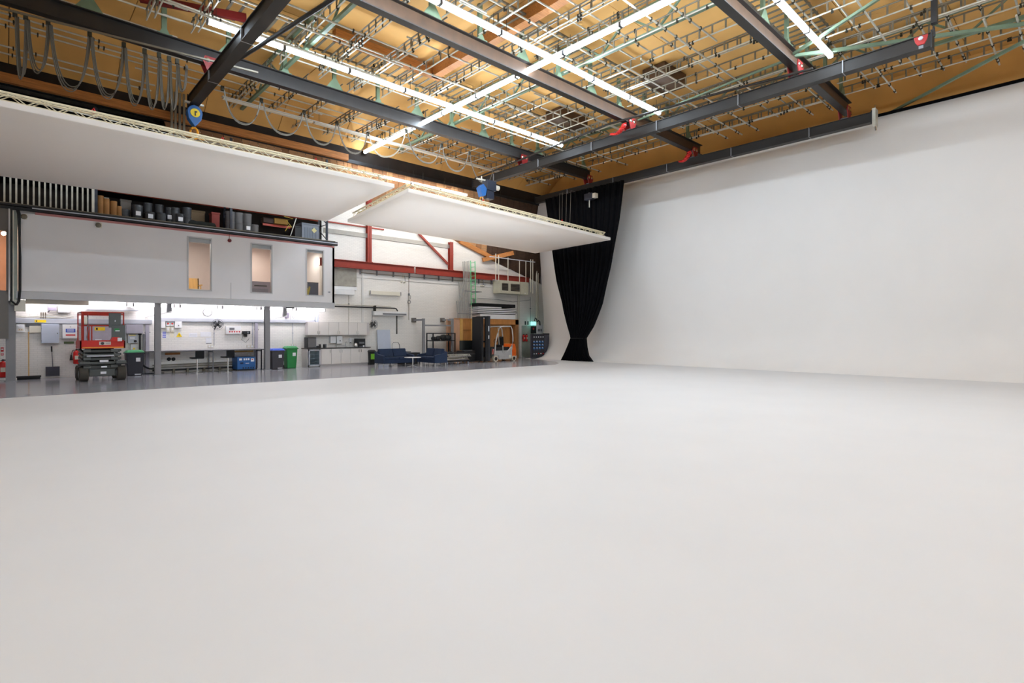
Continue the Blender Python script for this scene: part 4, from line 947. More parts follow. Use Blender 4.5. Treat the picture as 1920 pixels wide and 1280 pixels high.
# grey switch-gear behind the scissor lift
q = Wall('switchgear_cabinet', 'grey switchgear cabinet with yellow warning label behind the scissor lift', 'cabinet', (156, 609, 236, 640), 26, .3, mat('lilac_grey_enamel', (176, 172, 184), .45)); q.add('door', .02, .04, .98, .48, mat('lilac_grey_enamel', (176, 172, 184)), .01); q.add('door', .02, .52, .98, .96, mat('lilac_grey_enamel', (176, 172, 184)), .01)
s = q.add('warning_label', .26, .14, .5, .34, yellow_m, .014); q.add('mark', .29, .18, .33, .3, blackp_m, .018, s); q.add('paper_label', .27, .86, .42, .94, paper_m, .014)
q = Wall('switchgear_box', 'plain grey box to the right of the lift above the green-lidded bin', 'cabinet', (236.5, 608, 268, 625), 26, .25, mat('lilac_grey_enamel', (176, 172, 184)))
q = Wall('isolator_box', 'grey isolator box with round knob and yellow strip', 'box', (240, 627, 258, 643), 26, .15, lgrey_m); q.add('yellow_strip', .1, .03, .8, .12, yellow_m, .005); q.add('paper_label', .2, .3, .7, .55, paper_m, .005); MB().lathe([(.05, 0), (.05, -.04)], q.pt(.75, .78), 12, 'y').build('knob', blackp_m, q.root)
q = Wall('isolator_box', 'small white box with yellow sticker above the green-lidded bin', 'box', (245, 645, 254, 655.5), 26, .12, white_m); q.add('yellow_sticker', .5, .65, .95, .95, yellow_m, .004)
t = thing('black_pipe', pY(262.5, 661, 25.9), 'vertical black pipe rising behind the green-lidded bin', 'pipe'); hh = zY(262, 625, 25.9)-zY(262, 661, 25.9); MB().tube([(0, 0, 0), (0, 0, hh)], .03, 8).build('pipe', blackp_m, t); MB().lathe([(.05, hh-.06), (.06, hh-.04), (.06, hh)], n=10).build('collar', blackp_m, t)
for i, (px, y0, y1, wd) in enumerate(((276.5, 608, 703, 7), (481, 604, 692, 5.5))):
    q = Wall('wall_stanchion', 'lilac grey steel stanchion on the wall %s' % ('left of the second column' if i == 0 else 'behind the workbench right end'), 'column', (px-wd/2, y0, px+wd/2, y1-2), 26, .1, mat('lilac_steel', (176, 172, 184), .45)); q.add('bolt', -.25, .15, -.05, .17, grey_m, .01); q.add('bolt', 1.05, .15, 1.25, .17, grey_m, .01)
t = thing('strut_channel', (xY(269.5, 25.9), 25.9, 0), 'slotted dark strut channel beside the green-lidded bin', 'channel'); MB().box(-.03, .03, -.03, .03, .02, zY(269, 626, 25.9)).build('channel', grey_m, t); MB().box(-.05, .7, -.03, .03, 0, .03).build('foot_channel', blackp_m, t)
t = thing('black_cable', pY(268, 684, 25.8), 'thick black cable sagging from behind the bin to the pipe rack', 'cable'); p0 = pY(268, 684, 25.8); MB().tube([pY(a, b, 25.75)-p0 for a, b in ((268, 684), (273, 688), (280, 691), (290, 691.5), (300, 691.5))], .035, 7).build('cable', blackp_m, t, smooth=True)
# bins
def bin_(x, y, w_, d_, h, body, lid, label, tall=False, rz=0, pedal=True):
    t = thing('waste_bin', (x, y, 0), label, 'bin', rz)
    mb = MB(); b_ = .82
    mb.v = [(-w_/2*b_, -d_/2*b_, 0), (w_/2*b_, -d_/2*b_, 0), (w_/2*b_, d_/2*b_, 0), (-w_/2*b_, d_/2*b_, 0), (-w_/2, -d_/2, h*.87), (w_/2, -d_/2, h*.87), (w_/2, d_/2, h*.87), (-w_/2, d_/2, h*.87)]
    mb.f = [(0, 3, 2, 1), (4, 5, 6, 7), (0, 1, 5, 4), (1, 2, 6, 5), (2, 3, 7, 6), (3, 0, 4, 7)]; mb.build('body', body, t, bevel=.03)
    MB().box(-w_/2-.03, w_/2+.03, -d_/2-.03, d_/2+.03, h*.86, h*.9).build('rim', body, t, bevel=.01)
    mb = MB(); k = .8
    mb.v = [(-w_/2-.03, -d_/2-.03, h*.9), (w_/2+.03, -d_/2-.03, h*.9), (w_/2+.03, d_/2+.03, h*.9), (-w_/2-.03, d_/2+.03, h*.9), (-w_/2*k, -d_/2*k, h), (w_/2*k, -d_/2*k, h), (w_/2*k, d_/2*k, h), (-w_/2*k, d_/2*k, h)]
    mb.f = [(0, 3, 2, 1), (4, 5, 6, 7), (0, 1, 5, 4), (1, 2, 6, 5), (2, 3, 7, 6), (3, 0, 4, 7)]; mb.build('lid', lid, t, bevel=.03)
    MB().box(.02, .16, -d_/2-.005, -d_/2*.9, h*.55, h*.7).build('sticker', paper_m, t)
    if pedal: MB().box(-.02, .18, -d_/2*.95-.02, -d_/2*.8, .02, .07).build('pedal', lgrey_m, t)
    for s in (-1, 1): MB().lathe([(.07, -.02), (.08, 0), (.07, .02)], (s*w_*.38, d_/2*.95, .08), 12, 'x').build('wheel', blackp_m, t)
dbin = mat('near_black_bin_plastic', (38, 38, 48), .45)
bin_(xY(253, 25.2), 25.35, .58, .5, .98, dbin, green2_m, 'black bin with green lid between scissor lift and second column')
bin_(xY(521, 25.1), 25.3, .58, .5, .93, mat('charcoal_bin_plastic', (62, 60, 66), .45), bluel_m, 'charcoal bin with bright blue lid right of the third column')
q = bin_(xY(546.5, 25.3), 25.45, .5, .5, 1.03, greenl_m, mat('light_green_lid', (60, 150, 90), .4), 'all-green wheeled bin beside the kitchen', pedal=False)
t = bin_(xY(700, 25.1), 25.35, .34, .4, .76, blackp_m, blackp_m, 'small black bin with lime green label at the kitchen right end', pedal=False)
tag(MB().box(-.12, .12, -.01, .01, 0, .28).build('bin_label', mat('lime_green_label', (120, 190, 50), .6), loc=(xY(700, 25.1), 25.13, .28)), 'lime green label panel on the front of the small black bin', 'label')

# ---------------------------------------------------------------- scissor lift
sx, sy = xY(193.5, 23.2), 23.75
t = thing('scissor_lift', (sx, sy, 0), 'red and charcoal scissor lift parked under the mezzanine', 'scissor lift')
W2 = (xY(235, 23.2)-xY(150, 23.2))/2; D2 = .8
zp0 = zY(193, 653, 23.2); zp1 = zY(193, 638.5, 23.2); zr1 = zY(193, 610, 23.2); zr2 = zY(193, 585.5, 23.2); zr15 = zY(193, 590, 23.2)
MB().box(-W2, W2, -D2*.7, -D2*.7+.04, zp0, zp1).box(-W2, W2, D2, D2+.04, zp0, zp1).box(-W2, -W2+.04, -D2*.7, D2, zp0, zp1).box(W2-.04, W2, -D2*.7, D2, zp0, zp1).build('toe_board', liftred_m, t)
MB().box(-W2+.04, W2-.04, -D2*.68, D2, zp0, zp0+.05).build('platform', darkg_m, t)
F_ = -D2*.7
for k in range(8): xx = -W2+.06+k*(2*W2-.1)/8; MB().box(xx, xx+.14, F_-.006, F_, zp0+.015, zp0+.05).build('hazard_mark', mat('hazard_orange', (240, 160, 50), .5), t)
pl = MB().box(-.5*W2+.2, .34*W2, F_-.01, F_, zp0+.12, zp1-.03).build('name_plate', mat('plate_cream', (222, 206, 196), .5), t)
MB().lathe([(.05, 0), (.05, -.004)], (-.5*W2+.29, F_-.01, (zp0+zp1)/2+.04), 14, 'y').build('plate_emblem', darkg_m, pl)
for k in range(2): MB().box(-.5*W2+.38, .3*W2, F_-.013, F_-.01, zp0+.17+k*.05, zp0+.18+k*.05).build('plate_line', grey_m, pl)
def lt(p, q, m=liftor_m, r=.022, name='rail'): return MB().tube([p, q], r, 6).build(name, m, t)
for yy in (F_+.02, D2-.02):
    for z in (zr1, zr15+.02, zr2): lt((-W2+.05, yy, z), (W2-.05, yy, z))
    for xx in (-W2+.05, -W2+.2, W2-.2, W2-.05): lt((xx, yy, zp1-.1), (xx, yy, zr2), name='rail_post')
for xx in (-W2+.05, W2-.05):
    for z in (zr1, zr2): lt((xx, F_+.02, z), (xx, D2-.02, z))
for xx in (-W2*.62, -W2*.5): lt((xx, F_+.02, zp1-.05), (xx, F_+.02, zr1), name='gate_post')
MB().box(W2*.24, W2*.78, F_-.08, F_-.0, zr2-.52, zr2-.02).build('control_box', mat('lift_grey_box', (84, 88, 86), .5), t, bevel=.01); MB().box(W2*.5, W2*.53, F_-.09, F_-.08, zr2-.32, zr2-.26).build('box_mark', paper_m, t)
MB().box(W2*.36, W2*.98, F_-.09, F_-.01, zr1-.5, zr1+.02).build('document_box', mat('lift_grey_box', (84, 88, 86)), t, bevel=.01)
MB().box(W2*.48, W2*.7, F_-.1, F_-.09, zr1-.2, zr1-.1).build('green_logo', greenl_m, t); MB().box(W2*.52, W2*.72, F_-.105, F_-.1, zr1-.2, zr1-.165).build('logo_text_bar', paper_m, t)
MB().prism([(W2*.3, zp1-.02), (W2*.9, zp1-.02), (W2*.7, zp1+.12), (W2*.4, zp1+.12)], (F_-.1, F_+.2), 'y').build('joystick_base', liftred_m, t)
MB().box(W2*.62, W2*.82, F_-.12, F_-.1, zp1-.02, zp1+.1).build('paper_note', paper_m, t)
MB().box(W2*.5, W2*.68, F_+.0, F_+.03, zr1+.03, zr1+.12).build('yellow_plate', yellow_m, t)
MB().tube([(-W2*.66, F_, zr2-.1), (-W2*.7, F_-.05, zr2-.5), (-W2*.62, F_-.03, zr1), (-W2*.72, F_-.03, zr1-.4), (-W2*.68, F_-.02, zp1)], .014, 5).build('cable', grey_m, t, smooth=True)
MB().box(-W2*.83, -W2*.7, F_-.05, F_, zr2-.4, zr2-.15).build('gate_box', cream_m, t)
# scissor stack: beams seen end-on
zs0 = zY(193, 692, 23.2)
nst = 5; zh = (zp0-.04-zs0)/nst
for k in range(nst):
    z = zs0+zh*k+.03; s = 1 if k % 2 else -1
    MB().bar((-W2*.86, -.5, z), (-W2*.86, .75, z+zh*.6), .08, zh*.55).build('scissor_arm', darkg_m, t); MB().bar((W2*.76, -.5, z+zh*.6), (W2*.76, .75, z), .08, zh*.55).build('scissor_arm', darkg_m, t)
    MB().bar((-W2*.72, -.5, z+zh*.6), (-W2*.72, .75, z), .06, zh*.5).build('scissor_arm', darkg_m, t); MB().bar((W2*.62, -.5, z), (W2*.62, .75, z+zh*.6), .06, zh*.5).build('scissor_arm', darkg_m, t)
    MB().box(-W2*.86, W2*.76, -.53, -.46, z+zh*.05, z+zh*.72).build('cross_tube', mat('lift_mid_grey', (92, 95, 92), .45) if k % 2 else darkg_m, t, bevel=.01)
    if k % 2 == 0:
        for s2 in (-W2*.7, W2*.5): MB().box(s2-.1, s2+.1, -.58, -.5, z+.02, z+zh*.9).build('pivot_block', mat('lift_mid_grey', (92, 95, 92)), t, bevel=.01)
MB().box(-W2*.7, W2*.6, .1, .16, zs0, zp0).build('dark_filler_plate', blackp_m, t)  # black sheet added behind the arms to darken the gaps between them
MB().box(-W2*.82, W2*.72, -.4, -.36, zs0, zs0+zh*1.2).build('lower_guard', darkg_m, t)
MB().tube([(-.45, -.56, zs0+zh*3.4), (.3, -.56, zs0+zh*3.4)], .03, 8).build('cylinder', lgrey_m, t); MB().box(-.1, .14, -.6, -.58, zs0+zh*1.8, zs0+zh*2.35).build('sticker', paper_m, t)
MB().box(-.06, .1, -.6, -.58, zs0+.06, zs0+.11).build('sticker', paper_m, t)
# chassis
MB().box(-W2*.86, W2*.86, -.52, .85, .48, zs0).build('chassis', darkg_m, t, bevel=.02)
MB().box(-W2*.6, W2*.55, -.5, .8, .17, .5).build('underbody', mat('lift_mid_grey', (92, 95, 92)), t, bevel=.02); MB().box(-W2*.78, W2*.7, -.46, -.4, .16, .32).build('bumper', mat('lift_mid_grey', (92, 95, 92)), t)
MB().box(-.07, .09, -.53, -.52, zs0-.16, zs0-.08).build('sticker', paper_m, t)
for s in (-1, 1):
    MB().box(s*W2*.8-.17, s*W2*.8+.17, -.66, -.3, .55, .6).build('step', blackp_m, t)
    MB().box(s*W2*.8-.14, s*W2*.8+.14, -.64, -.35, .6, .68).build('step_block', mat('lift_mid_grey', (92, 95, 92)), t)
    for yy in (-.42, .7):
        MB().lathe([(.2, -.13), (.25, -.11), (.25, .11), (.2, .13)], (s*(W2*.93-.06), yy, .25), 24, 'x').build('wheel', tyre_m, t, smooth=True); MB().lathe([(.12, -.14), (.12, .14)], (s*(W2*.93-.06), yy, .25), 16, 'x').build('hub', grey_m, t)
# small pails under/behind
for i, px in enumerate((180, 197, 207, 217)):
    tag(MB().lathe([(.09, 0), (.11, .2), (.115, .21)], n=14).build('pail', white_m if i else lgrey_m, loc=(xY(px, 25.4), 25.4, 0), smooth=True), 'small pail on the floor seen beneath the lift, %s from the left' % ordn(i+1), 'pail', 'pails behind the scissor lift')

# ---------------------------------------------------------------- workbench bay
t = thing('workbench', (xY(390, 25.6), 25.6, 0), 'long grey workbench along the wall with black steel legs', 'workbench'); bx = xY(390, 25.6)
x0, x1 = xY(302, 25.2), xY(496, 25.2)
x0 = xY(276, 25.2)
MB().box(x0-bx, x1-bx, -.4, .38, .89, .93).build('worktop', bench_m, t, bevel=.005); MB().box(x0-bx, x1-bx, -.405, -.39, .885, .925).build('front_edge', mat('dark_bench_edge', (104, 102, 106), .5), t)
for px in (399, 489.5):
    x = xY(px, 25.3)-bx; MB().box(x-.02, x+.02, -.36, -.32, 0, .89).box(x-.02, x+.02, .3, .34, 0, .89).box(x-.02, x+.02, -.36, .34, .82, .86).build('leg_frame', blackp_m if px > 450 else grey_m, t)
MB().box(xY(310, 25.9)-bx, xY(338, 25.9)-bx, .3, .38, .74, .82).build('support_batten', timber_m, t); MB().box(xY(440, 25.9)-bx, xY(475, 25.9)-bx, .3, .38, .78, .84).build('support_batten', plyd_m, t)
t = thing('pipe_rack', (bx, 25.9, 0), 'rows of dark horizontal pipes on brackets under the workbench', 'pipes')
for py, r, m in ((681, .022, galvd_m), (685.5, .02, galvd_m), (690.5, .035, blackp_m), (696.5, .025, galvd_m)):
    z = zY(390, py, 25.85); MB().tube([(xY(286, 25.85)-bx, -.03, z), (xY(440, 25.85)-bx, -.03, z+.02)], r, 6).build('pipe', m, t)
for px in (326, 352, 383, 412): x = xY(px, 25.85)-bx; z = zY(390, 686, 25.85)-.18; MB().box(x-.04, x+.04, -.07, .08, z-.1, z+.12).build('pipe_bracket', galvd_m, t)
for i, px in enumerate((316.5, 325)): tag(MB().lathe([(.07, 0), (.075, -.02), (.04, -.05)], n=14, axis='y').build('round_socket', blackp_m, loc=pY(px, 673, 26)), '%s round black socket on the wall under the workbench' % ('left', 'right')[i], 'socket', 'two round black sockets')
def stool(px, label):
    x = xY(px, 24.7); t = thing('bar_stool', (x, 24.75, 0), label, 'stool')
    MB().lathe([(.2, 0), (.2, .012), (.06, .03), (.025, .05)], n=20).build('base', chrome_m, t, smooth=True); MB().tube([(0, 0, .03), (0, 0, .6)], .028, 10).build('post', chrome_m, t)
    MB().box(-.24, .2, -.2, .2, .6, .66).build('seat', blackt_m, t, bevel=.02); MB().box(-.12, .2, -.24, -.2, .62, .92).build('backrest', blackt_m, t, bevel=.015)
    MB().tube([(-.12, -.1, .25), (.12, -.1, .25)], .012, 6).build('footrest', chrome_m, t)
stool(370.5, 'black bar stool with chrome post at the middle of the workbench'); stool(428, 'black bar stool with chrome post beside the blue generator')
q = Wall('generator', 'blue metal power unit with small dials standing under the workbench', 'power unit', (445, 670, 479, 693), 25.95, .75, blue_m, bevel=.01)
q.root.location.z = .05; 
q.add('painted_shadow_gap', -.0, .98, 1, 1.0, blackp_m, .0)  # thin black strip painted as a shadow line along the base
for u in (.1, .34, .46, .58): q.add('dial' if u > .2 else 'data_plate', u, .1, u+(.15 if u < .2 else .08), .26, paper_m, .01)
q.add('notice', .74, .12, .92, .38, paper_m, .01); q.add('red_mark', .78, .18, .86, .26, signred_m, .012); q.add('outlet', .16, .42, .32, .56, mat('dark_blue_outlet', (20, 44, 80), .5), .02); q.add('name_bar', .45, .48, .64, .53, paper_m, .008)
for k in range(5): u = .3+k*.14; q.add('knob', u, .82, u+.04, .93, blackp_m, .03)
MB().box(-q.w/2+.02, q.w/2-.02, -.72, -.03, -.05, 0).build('skid', blackp_m, q.root)
# wall items in the middle bay
p = pY(389, 585, 25.97); t = thing('wall_clock', p, 'round white wall clock with thin grey rim above the trunking', 'clock')
MB().lathe([(.17, 0), (.18, -.02), (.165, -.04), (.16, -.03)], n=32, axis='y').build('rim', grey_m, t, smooth=True); MB().lathe([(.16, -.031), (.16, -.029)], n=32, axis='y').build('face', paper_m, t)
MB().bar((0, -.037, 0), (.05, -.037, .07), .008, .004).bar((0, -.037, 0), (-.02, -.037, .12), .006, .004).build('hands', blackp_m, t)
q = Wall('dispenser', 'white dispenser immediately right of the second column', 'dispenser', (302, 602, 310, 615), 26, .12, white_m)
for i, px in enumerate((311.5, 319.5)):
    q = Wall('call_point', 'white box with red round button, %s of two' % ('left', 'right')[i], 'switch', (px, 602, px+7, 611), 26, .07, white_m)
    if True: MB().lathe([(.035, 0), (.03, -.03)], q.pt(.5, .5), 14, 'y').build('red_button', lampred_m, q.root)
    q = Wall('switch_box', 'narrow white switch box under the %s red-button box' % ('left', 'right')[i], 'switch', (px, 612, px+7, 622), 26, .05, cream_m); q.add('switch', .3, .3, .7, .7, paper_m, .01)
q = Wall('dispenser', 'white dispenser right of the two red-button boxes', 'dispenser', (328, 602, 341, 614.5), 26, .13, white_m); q.add('window', .45, .55, .6, .75, grey_m, .004)
posters = [((304.5, 621, 311.5, 633.5), 'blue and white striped notice under the red-button boxes', paper_m, 'b'), ((318, 622, 326, 632.5), 'cream paper notice beside the striped blue one', mat('cream_paper', (236, 228, 206), .7), None), ((354, 624, 370, 632), 'white landscape paper sheet pinned on the wall', paper_m, 'l'), ((376, 622, 396, 631), 'faint white paper sheet under the wall fan', paper_m, None), ((386, 633, 397, 644), 'white sheet with dark bottom line above the bench', paper_m, 'd')]
for p, lb, m, k in posters:
    q = Wall('poster', lb, 'poster', p, 26, .008, m, bevel=0)
    if k == 'b':
        for v in (.05, .3, .55, .8): q.add('blue_band', .05, v, .95, v+.16, mat('soft_blue_print', (120, 130, 215), .6), .002)
    if k == 'l':
        for v in (.3, .6): q.add('grey_line', .1, v, .9, v+.05, lgrey_m, .002)
    if k == 'd': q.add('dark_line', .05, .9, .95, .98, grey_m, .002)
p = pY(336, 631.5, 25.985); t = thing('warning_triangle', p, 'yellow warning triangle on the wall left of the paper sheets', 'sign')
MB().prism([(-.11, 0), (.11, 0), (0, .2)], (-.006, .0), 'y').build('plate', yellow_m, t); MB().box(-.01, .01, -.01, -.006, .05, .12).build('mark', blackp_m, t)
q = Wall('alarm_panel', 'white alarm panel with grey display and red striped edge', 'alarm panel', (424, 611.5, 452, 625.5), 26, .15, white_m); q.add('display', .22, .2, .55, .5, grey_m, .01)
for k in range(5): q.add('red_stripe', .2+.16*k, .66, .28+.16*k, .82, signred_m, .004)
q.add('red_stripe', .2, .62, .98, .66, signred_m, .004)
q = Wall('projector', 'black device on a bracket with hanging cable right of the alarm panel', 'device', (457, 620.5, 469.5, 626), 26, .25, blackp_m); q.add('lens', .5, .2, .8, .8, grey_m, .01)
MB().box(-.06, .02, -.2, 0, -.12, 0).build('bracket', blackp_m, q.root); MB().tube([(-.1, -.1, 0), (-.18, -.08, -.25), (0, -.08, -.38), (.14, -.08, -.2)], .008, 5).build('cable', blackp_m, q.root, smooth=True)
for i, (px0, px1, py) in enumerate(((390, 400, 649), (463, 476, 649), (389, 404, 673), (463, 477, 664), (546, 555, 647), (300, 305, 675), (301, 305, 650))):
    q = Wall('wall_socket', 'white double wall socket %s' % ('on the bench wall under the fan', 'on the bench wall at the right end', 'below the bench by the middle leg', 'below the bench near the power unit', 'above the green bin', 'below the bench by the second column', 'above the bench by the second column')[i], 'socket', (px0, py-2.5, px1, py+2.5), 26, .04, cream_m); q.add('switch', .1, .2, .4, .8, paper_m, .006); q.add('switch', .6, .2, .9, .8, paper_m, .006)
for i, (px, y0, y1, lb) in enumerate(((401.5, 616, 648, 'thin vertical conduit under the bench wall fan'), (473.5, 604, 648, 'thin vertical conduit left of the bench stanchion'), (549, 604, 645, 'thin vertical conduit above the green bin'))):
    z0 = zY(px, y1, 25.97); tag(MB().tube([(0, 0, 0), (0, 0, zY(px, y0, 25.97)-z0)], .014, 6).box(-.02, .02, -.02, .02, .5, .56).build('conduit', lgrey_m, loc=(xY(px, 25.97), 25.97, z0)), lb, 'conduit')
q = Wall('notice_board', 'white notice with a dark hook drawing high on the wall beyond the third column', 'sign', (545, 585, 571, 599), 26, .03, paper_m)
MB().tube([q.pt(.1, .3, .01), q.pt(.12, .7, .01), q.pt(.2, .85, .01), q.pt(.27, .6, .01)], .008, 5).build('hook_drawing', grey_m, q.root); q.add('grey_line', .35, .4, .8, .5, lgrey_m, .003); q.add('grey_line', .35, .58, .8, .68, lgrey_m, .003)
q = Wall('exit_box', 'small grey speaker box left of the white hook notice', 'loudspeaker', (536.5, 586, 542, 596), 26, .2, mat('grey_speaker', (136, 128, 146)))
tag(MB().box(-.2, .2, -.06, .02, 0, .05).build('cap_strip', blackp_m, loc=(xY(542, FACE), FACE-.04, 2.74)), 'short black strip under the mezzanine beam', 'strip')
t = thing('wall_pipe', pY(594, 575, 25.9), 'short grey vertical pipe above the kitchen wall cupboards', 'pipe'); MB().box(-.06, .06, -.06, .06, -1.0, .2).build('pipe', bluegrey_m, t)

# ---------------------------------------------------------------- kitchen
KF = 25.35
t = thing('kitchen_base_units', (xY(635, KF), KF, 0), 'row of white kitchen base cupboards under a dark worktop', 'cupboard'); kx = xY(635, KF)
kx0, kx1 = xY(577, KF), xY(694, KF)
fx0, fx1 = xY(578.5, KF), xY(601, KF)
MB().box(fx1-kx, kx1-kx, .02, .62, .1, .86).build('carcass', kitd_m, t); MB().box(kx0-kx-.03, kx0-kx+.0, .0, .62, 0, .87).build('end_panel', kitd_m, t); MB().box(fx1-kx, kx1-kx, .06, .1, 0, .1).build('plinth', kitd_m, t)
MB().box(kx0-kx-.06, kx1-kx+.02, -.03, .63, .87, .91).build('worktop', wt_m, t, bevel=.004)
dl = [603, 621.6, 639.3, 657.4, 675, 693.5]
for i, (a, b) in enumerate(zip(dl, dl[1:])):
    xa, xb = xY(a, KF)-kx, xY(b, KF)-kx; d = MB().box(xa+.006, xb-.006, 0, .02, .12, .855).build('door', kit_m, t)
    hx = xb-.06 if i in (0, 1, 3) else xa+.06
    MB().box(hx-.008, hx+.008, -.025, -.0, .66, .8).build('handle', chrome_m, d)
t = thing('undercounter_fridge', ((fx0+fx1)/2, KF+.02, 0), 'glass-fronted undercounter fridge at the left of the kitchen', 'fridge'); w_ = (fx1-fx0)/2-.01
MB().box(-w_, w_, .56, .6, .02, .85).box(-w_, -w_+.03, .03, .56, .02, .85).box(w_-.03, w_, .03, .56, .02, .85).box(-w_, w_, .03, .56, .8, .85).box(-w_, w_, .03, .56, .02, .12).build('body', white_m, t)
MB().box(-w_, -w_+.05, -.02, .03, .06, .83).box(w_-.05, w_, -.02, .03, .06, .83).box(-w_, w_, -.02, .03, .06, .11).box(-w_, w_, -.02, .03, .78, .83).build('door_frame', lgrey_m, t); MB().box(-w_+.05, w_-.05, 0, .01, .11, .78).build('door_glass', fridgeg_m, t)
for z in (.25, .42, .58): MB().box(-w_+.04, w_-.04, .05, .5, z, z+.012).build('shelf', lgrey_m, t)
WF = 25.65
t = thing('kitchen_wall_cupboards', (xY(635, WF), WF, zY(635, 628, WF)), 'row of white wall cupboards above the kitchen worktop', 'cupboard'); wx = xY(635, WF)
z1 = zY(635, 604, WF)-zY(635, 628, WF); wx0, wx1 = xY(577, WF), xY(693, WF)
MB().box(wx0-wx, wx1-wx, .02, .34, 0, z1).build('carcass', kitd_m, t)
dl = [577.5, 597.5, 616.5, 635, 653.4, 670.5, 688]
for i, (a, b) in enumerate(zip(dl, dl[1:])):
    xa, xb = xY(a, WF)-wx, xY(b, WF)-wx; d = MB().box(xa+.005, xb-.005, 0, .02, .01, z1-.01).build('door', kit_m, t)
    hx = xb-.05 if i % 2 == 0 else xa+.05; MB().box(hx-.008, hx+.008, -.025, 0, .06, .2).build('handle', chrome_m, d)
zt_ = .91
def kbox(px0, px1, pyt, label, m, Y=25.5, dep=.35, name='appliance', cat='appliance'):
    x0, x1 = xY(px0, Y), xY(px1, Y); h = zY((px0+px1)/2, pyt, Y)-zt_; t = thing(name, ((x0+x1)/2, Y, zt_), label, cat); MB().box(-(x1-x0)/2, (x1-x0)/2, 0, dep, 0, h).build('body', m, t, bevel=.008); return t, (x1-x0)/2, h
t, w_, h = kbox(577, 593, 632.5, 'black and steel microwave on the kitchen worktop left end', blackp_m, 25.42, .42, 'microwave', 'microwave')
MB().box(-w_+.02, w_*.75, -.012, 0, .03, h-.03).build('door', mat('microwave_glass', (110, 108, 108), .2), t); MB().box(w_*.8, w_*.98, -.012, 0, .03, h-.03).build('control_strip', grey_m, t)
t, w_, h = kbox(593.5, 599, 648, 'flat black tray beside the microwave', blackp_m, 25.4, .2, 'tray', 'tray')
for i, (px, pt, m) in enumerate(((600.5, 645, blackp_m), (608.5, 645, blackp_m), (611.5, 646, grey_m))):
    x = xY(px, 25.45); t = thing('canister', (x, 25.5, zt_), 'small dark canister on the worktop, %s' % ('beside the tray', 'second one with lid', 'slim grey one')[i], 'canister'); MB().lathe([(.05, 0), (.055, .02), (.05, .16)], n=14).build('body', m, t); MB().lathe([(.052, .16), (.052, .18), (.01, .19)], n=14).build('lid', grey_m, t)
q = Wall('towel_dispenser', 'white paper towel dispenser under the wall cupboards', 'dispenser', (620, 630.5, 630, 643), 26, .2, white_m)
q = Wall('water_heater', 'white water heater with pipes next to the towel dispenser', 'water heater', (632, 629.5, 642, 644), 26, .22, white_m); q.add('dial', .5, .55, .65, .7, grey_m, .015); MB().tube([(-.12, -.1, 0), (-.12, -.1, -.25)], .012, 6).build('pipe', chrome_m, q.root)
t = thing('tap', (xY(650, 25.6), 25.7, zt_), 'chrome swan neck tap on the worktop', 'tap'); MB().tube([(0, 0, 0), (0, 0, .2), (0, -.04, .27), (0, -.12, .27), (0, -.15, .2)], .012, 6).build('spout', chrome_m, t, smooth=True); MB().box(-.06, .06, -.02, .02, 0, .03).build('base', chrome_m, t)
q = Wall('soap_dispenser', 'small white soap dispenser above the tap', 'dispenser', (655.5, 634, 659.5, 642), 26, .1, white_m); q.add('nozzle', .3, .9, .7, 1.1, blackp_m, .01)
t, w_, h = kbox(670, 685, 634.5, 'black coffee machine at the right end of the worktop', blackp_m, 25.5, .35, 'coffee_machine', 'coffee machine'); MB().box(-w_*.6, w_*.6, -.06, 0, h*.4, h*.6).build('group_head', grey_m, t); MB().box(-w_*.7, w_*.7, -.12, 0, 0, .03).build('drip_tray', grey_m, t)
t = thing('kettle', (xY(668.5, 25.45), 25.5, zt_), 'steel kettle with black handle left of the coffee machine', 'kettle'); MB().lathe([(.09, 0), (.1, .03), (.08, .17), (.05, .2), (.02, .22)], n=18).build('body', chrome_m, t, smooth=True); MB().tube([(.07, 0, .18), (.14, 0, .16), (.14, 0, .06), (.09, 0, .03)], .012, 6).build('handle', blackp_m, t, smooth=True); MB().tube([(-.07, 0, .12), (-.13, 0, .18)], .015, 6).build('spout', chrome_m, t)
t = thing('mug', (xY(682, 25.35), 25.36, zt_), 'small white mug in front of the coffee machine', 'mug'); MB().lathe([(.035, 0), (.04, .09), (.035, .09), (.03, .01)], n=12).build('body', paper_m, t, smooth=True)

# ---------------------------------------------------------------- sofas, table
def sofa(loc, rz, L, D, label, nseat=2):
    t = thing('sofa', loc, label, 'sofa', rz); aw = .13      # local: front faces -y, centred in x
    MB().box(-L/2+aw, L/2-aw, -D/2+.03, D/2-.1, .16, .34).build('base', sofa_m, t, bevel=.015)
    MB().box(-L/2+aw, L/2-aw, D/2-.16, D/2, .16, .74).build('back_frame', sofa_m, t, bevel=.03)
    w_ = (L-2*aw)/nseat
    for k in range(nseat):
        x = -L/2+aw+k*w_
        MB().box(x+.005, x+w_-.005, -D/2, D/2-.2, .34, .46).build('seat_cushion', sofa_m, t, bevel=.035)
        MB().prism([(D/2-.32, .46), (D/2-.14, .46), (D/2-.05, .84), (D/2-.2, .86)], (x+.01, x+w_-.01), 'x').build('back_cushion', sofa_m, t, bevel=.04)
    for s in (-1, 1):
        x0 = s*L/2; MB().prism([(-D/2, .16), (D/2, .16), (D/2, .72), (D/2-.25, .6), (-D/2+.1, .56), (-D/2, .52)], (min(x0, x0-s*aw), max(x0, x0-s*aw)), 'x').build('armrest', sofa_m, t, bevel=.025)
        for y in (-D/2+.06, D/2-.06): MB().lathe([(.02, 0), (.02, .15), (.024, .17)], (s*(L/2-.07), y, 0), 10).build('leg', chrome_m, t)
    return t
sofa((14.05, 23.45, 0), 0, 1.78, .82, 'navy two-seat sofa standing with its back to the kitchen wall')
sofa((15.65, 22.6, 0), -PI/2, 1.62, .75, 'navy two-seat sofa turned side-on, nearest the truss stack')
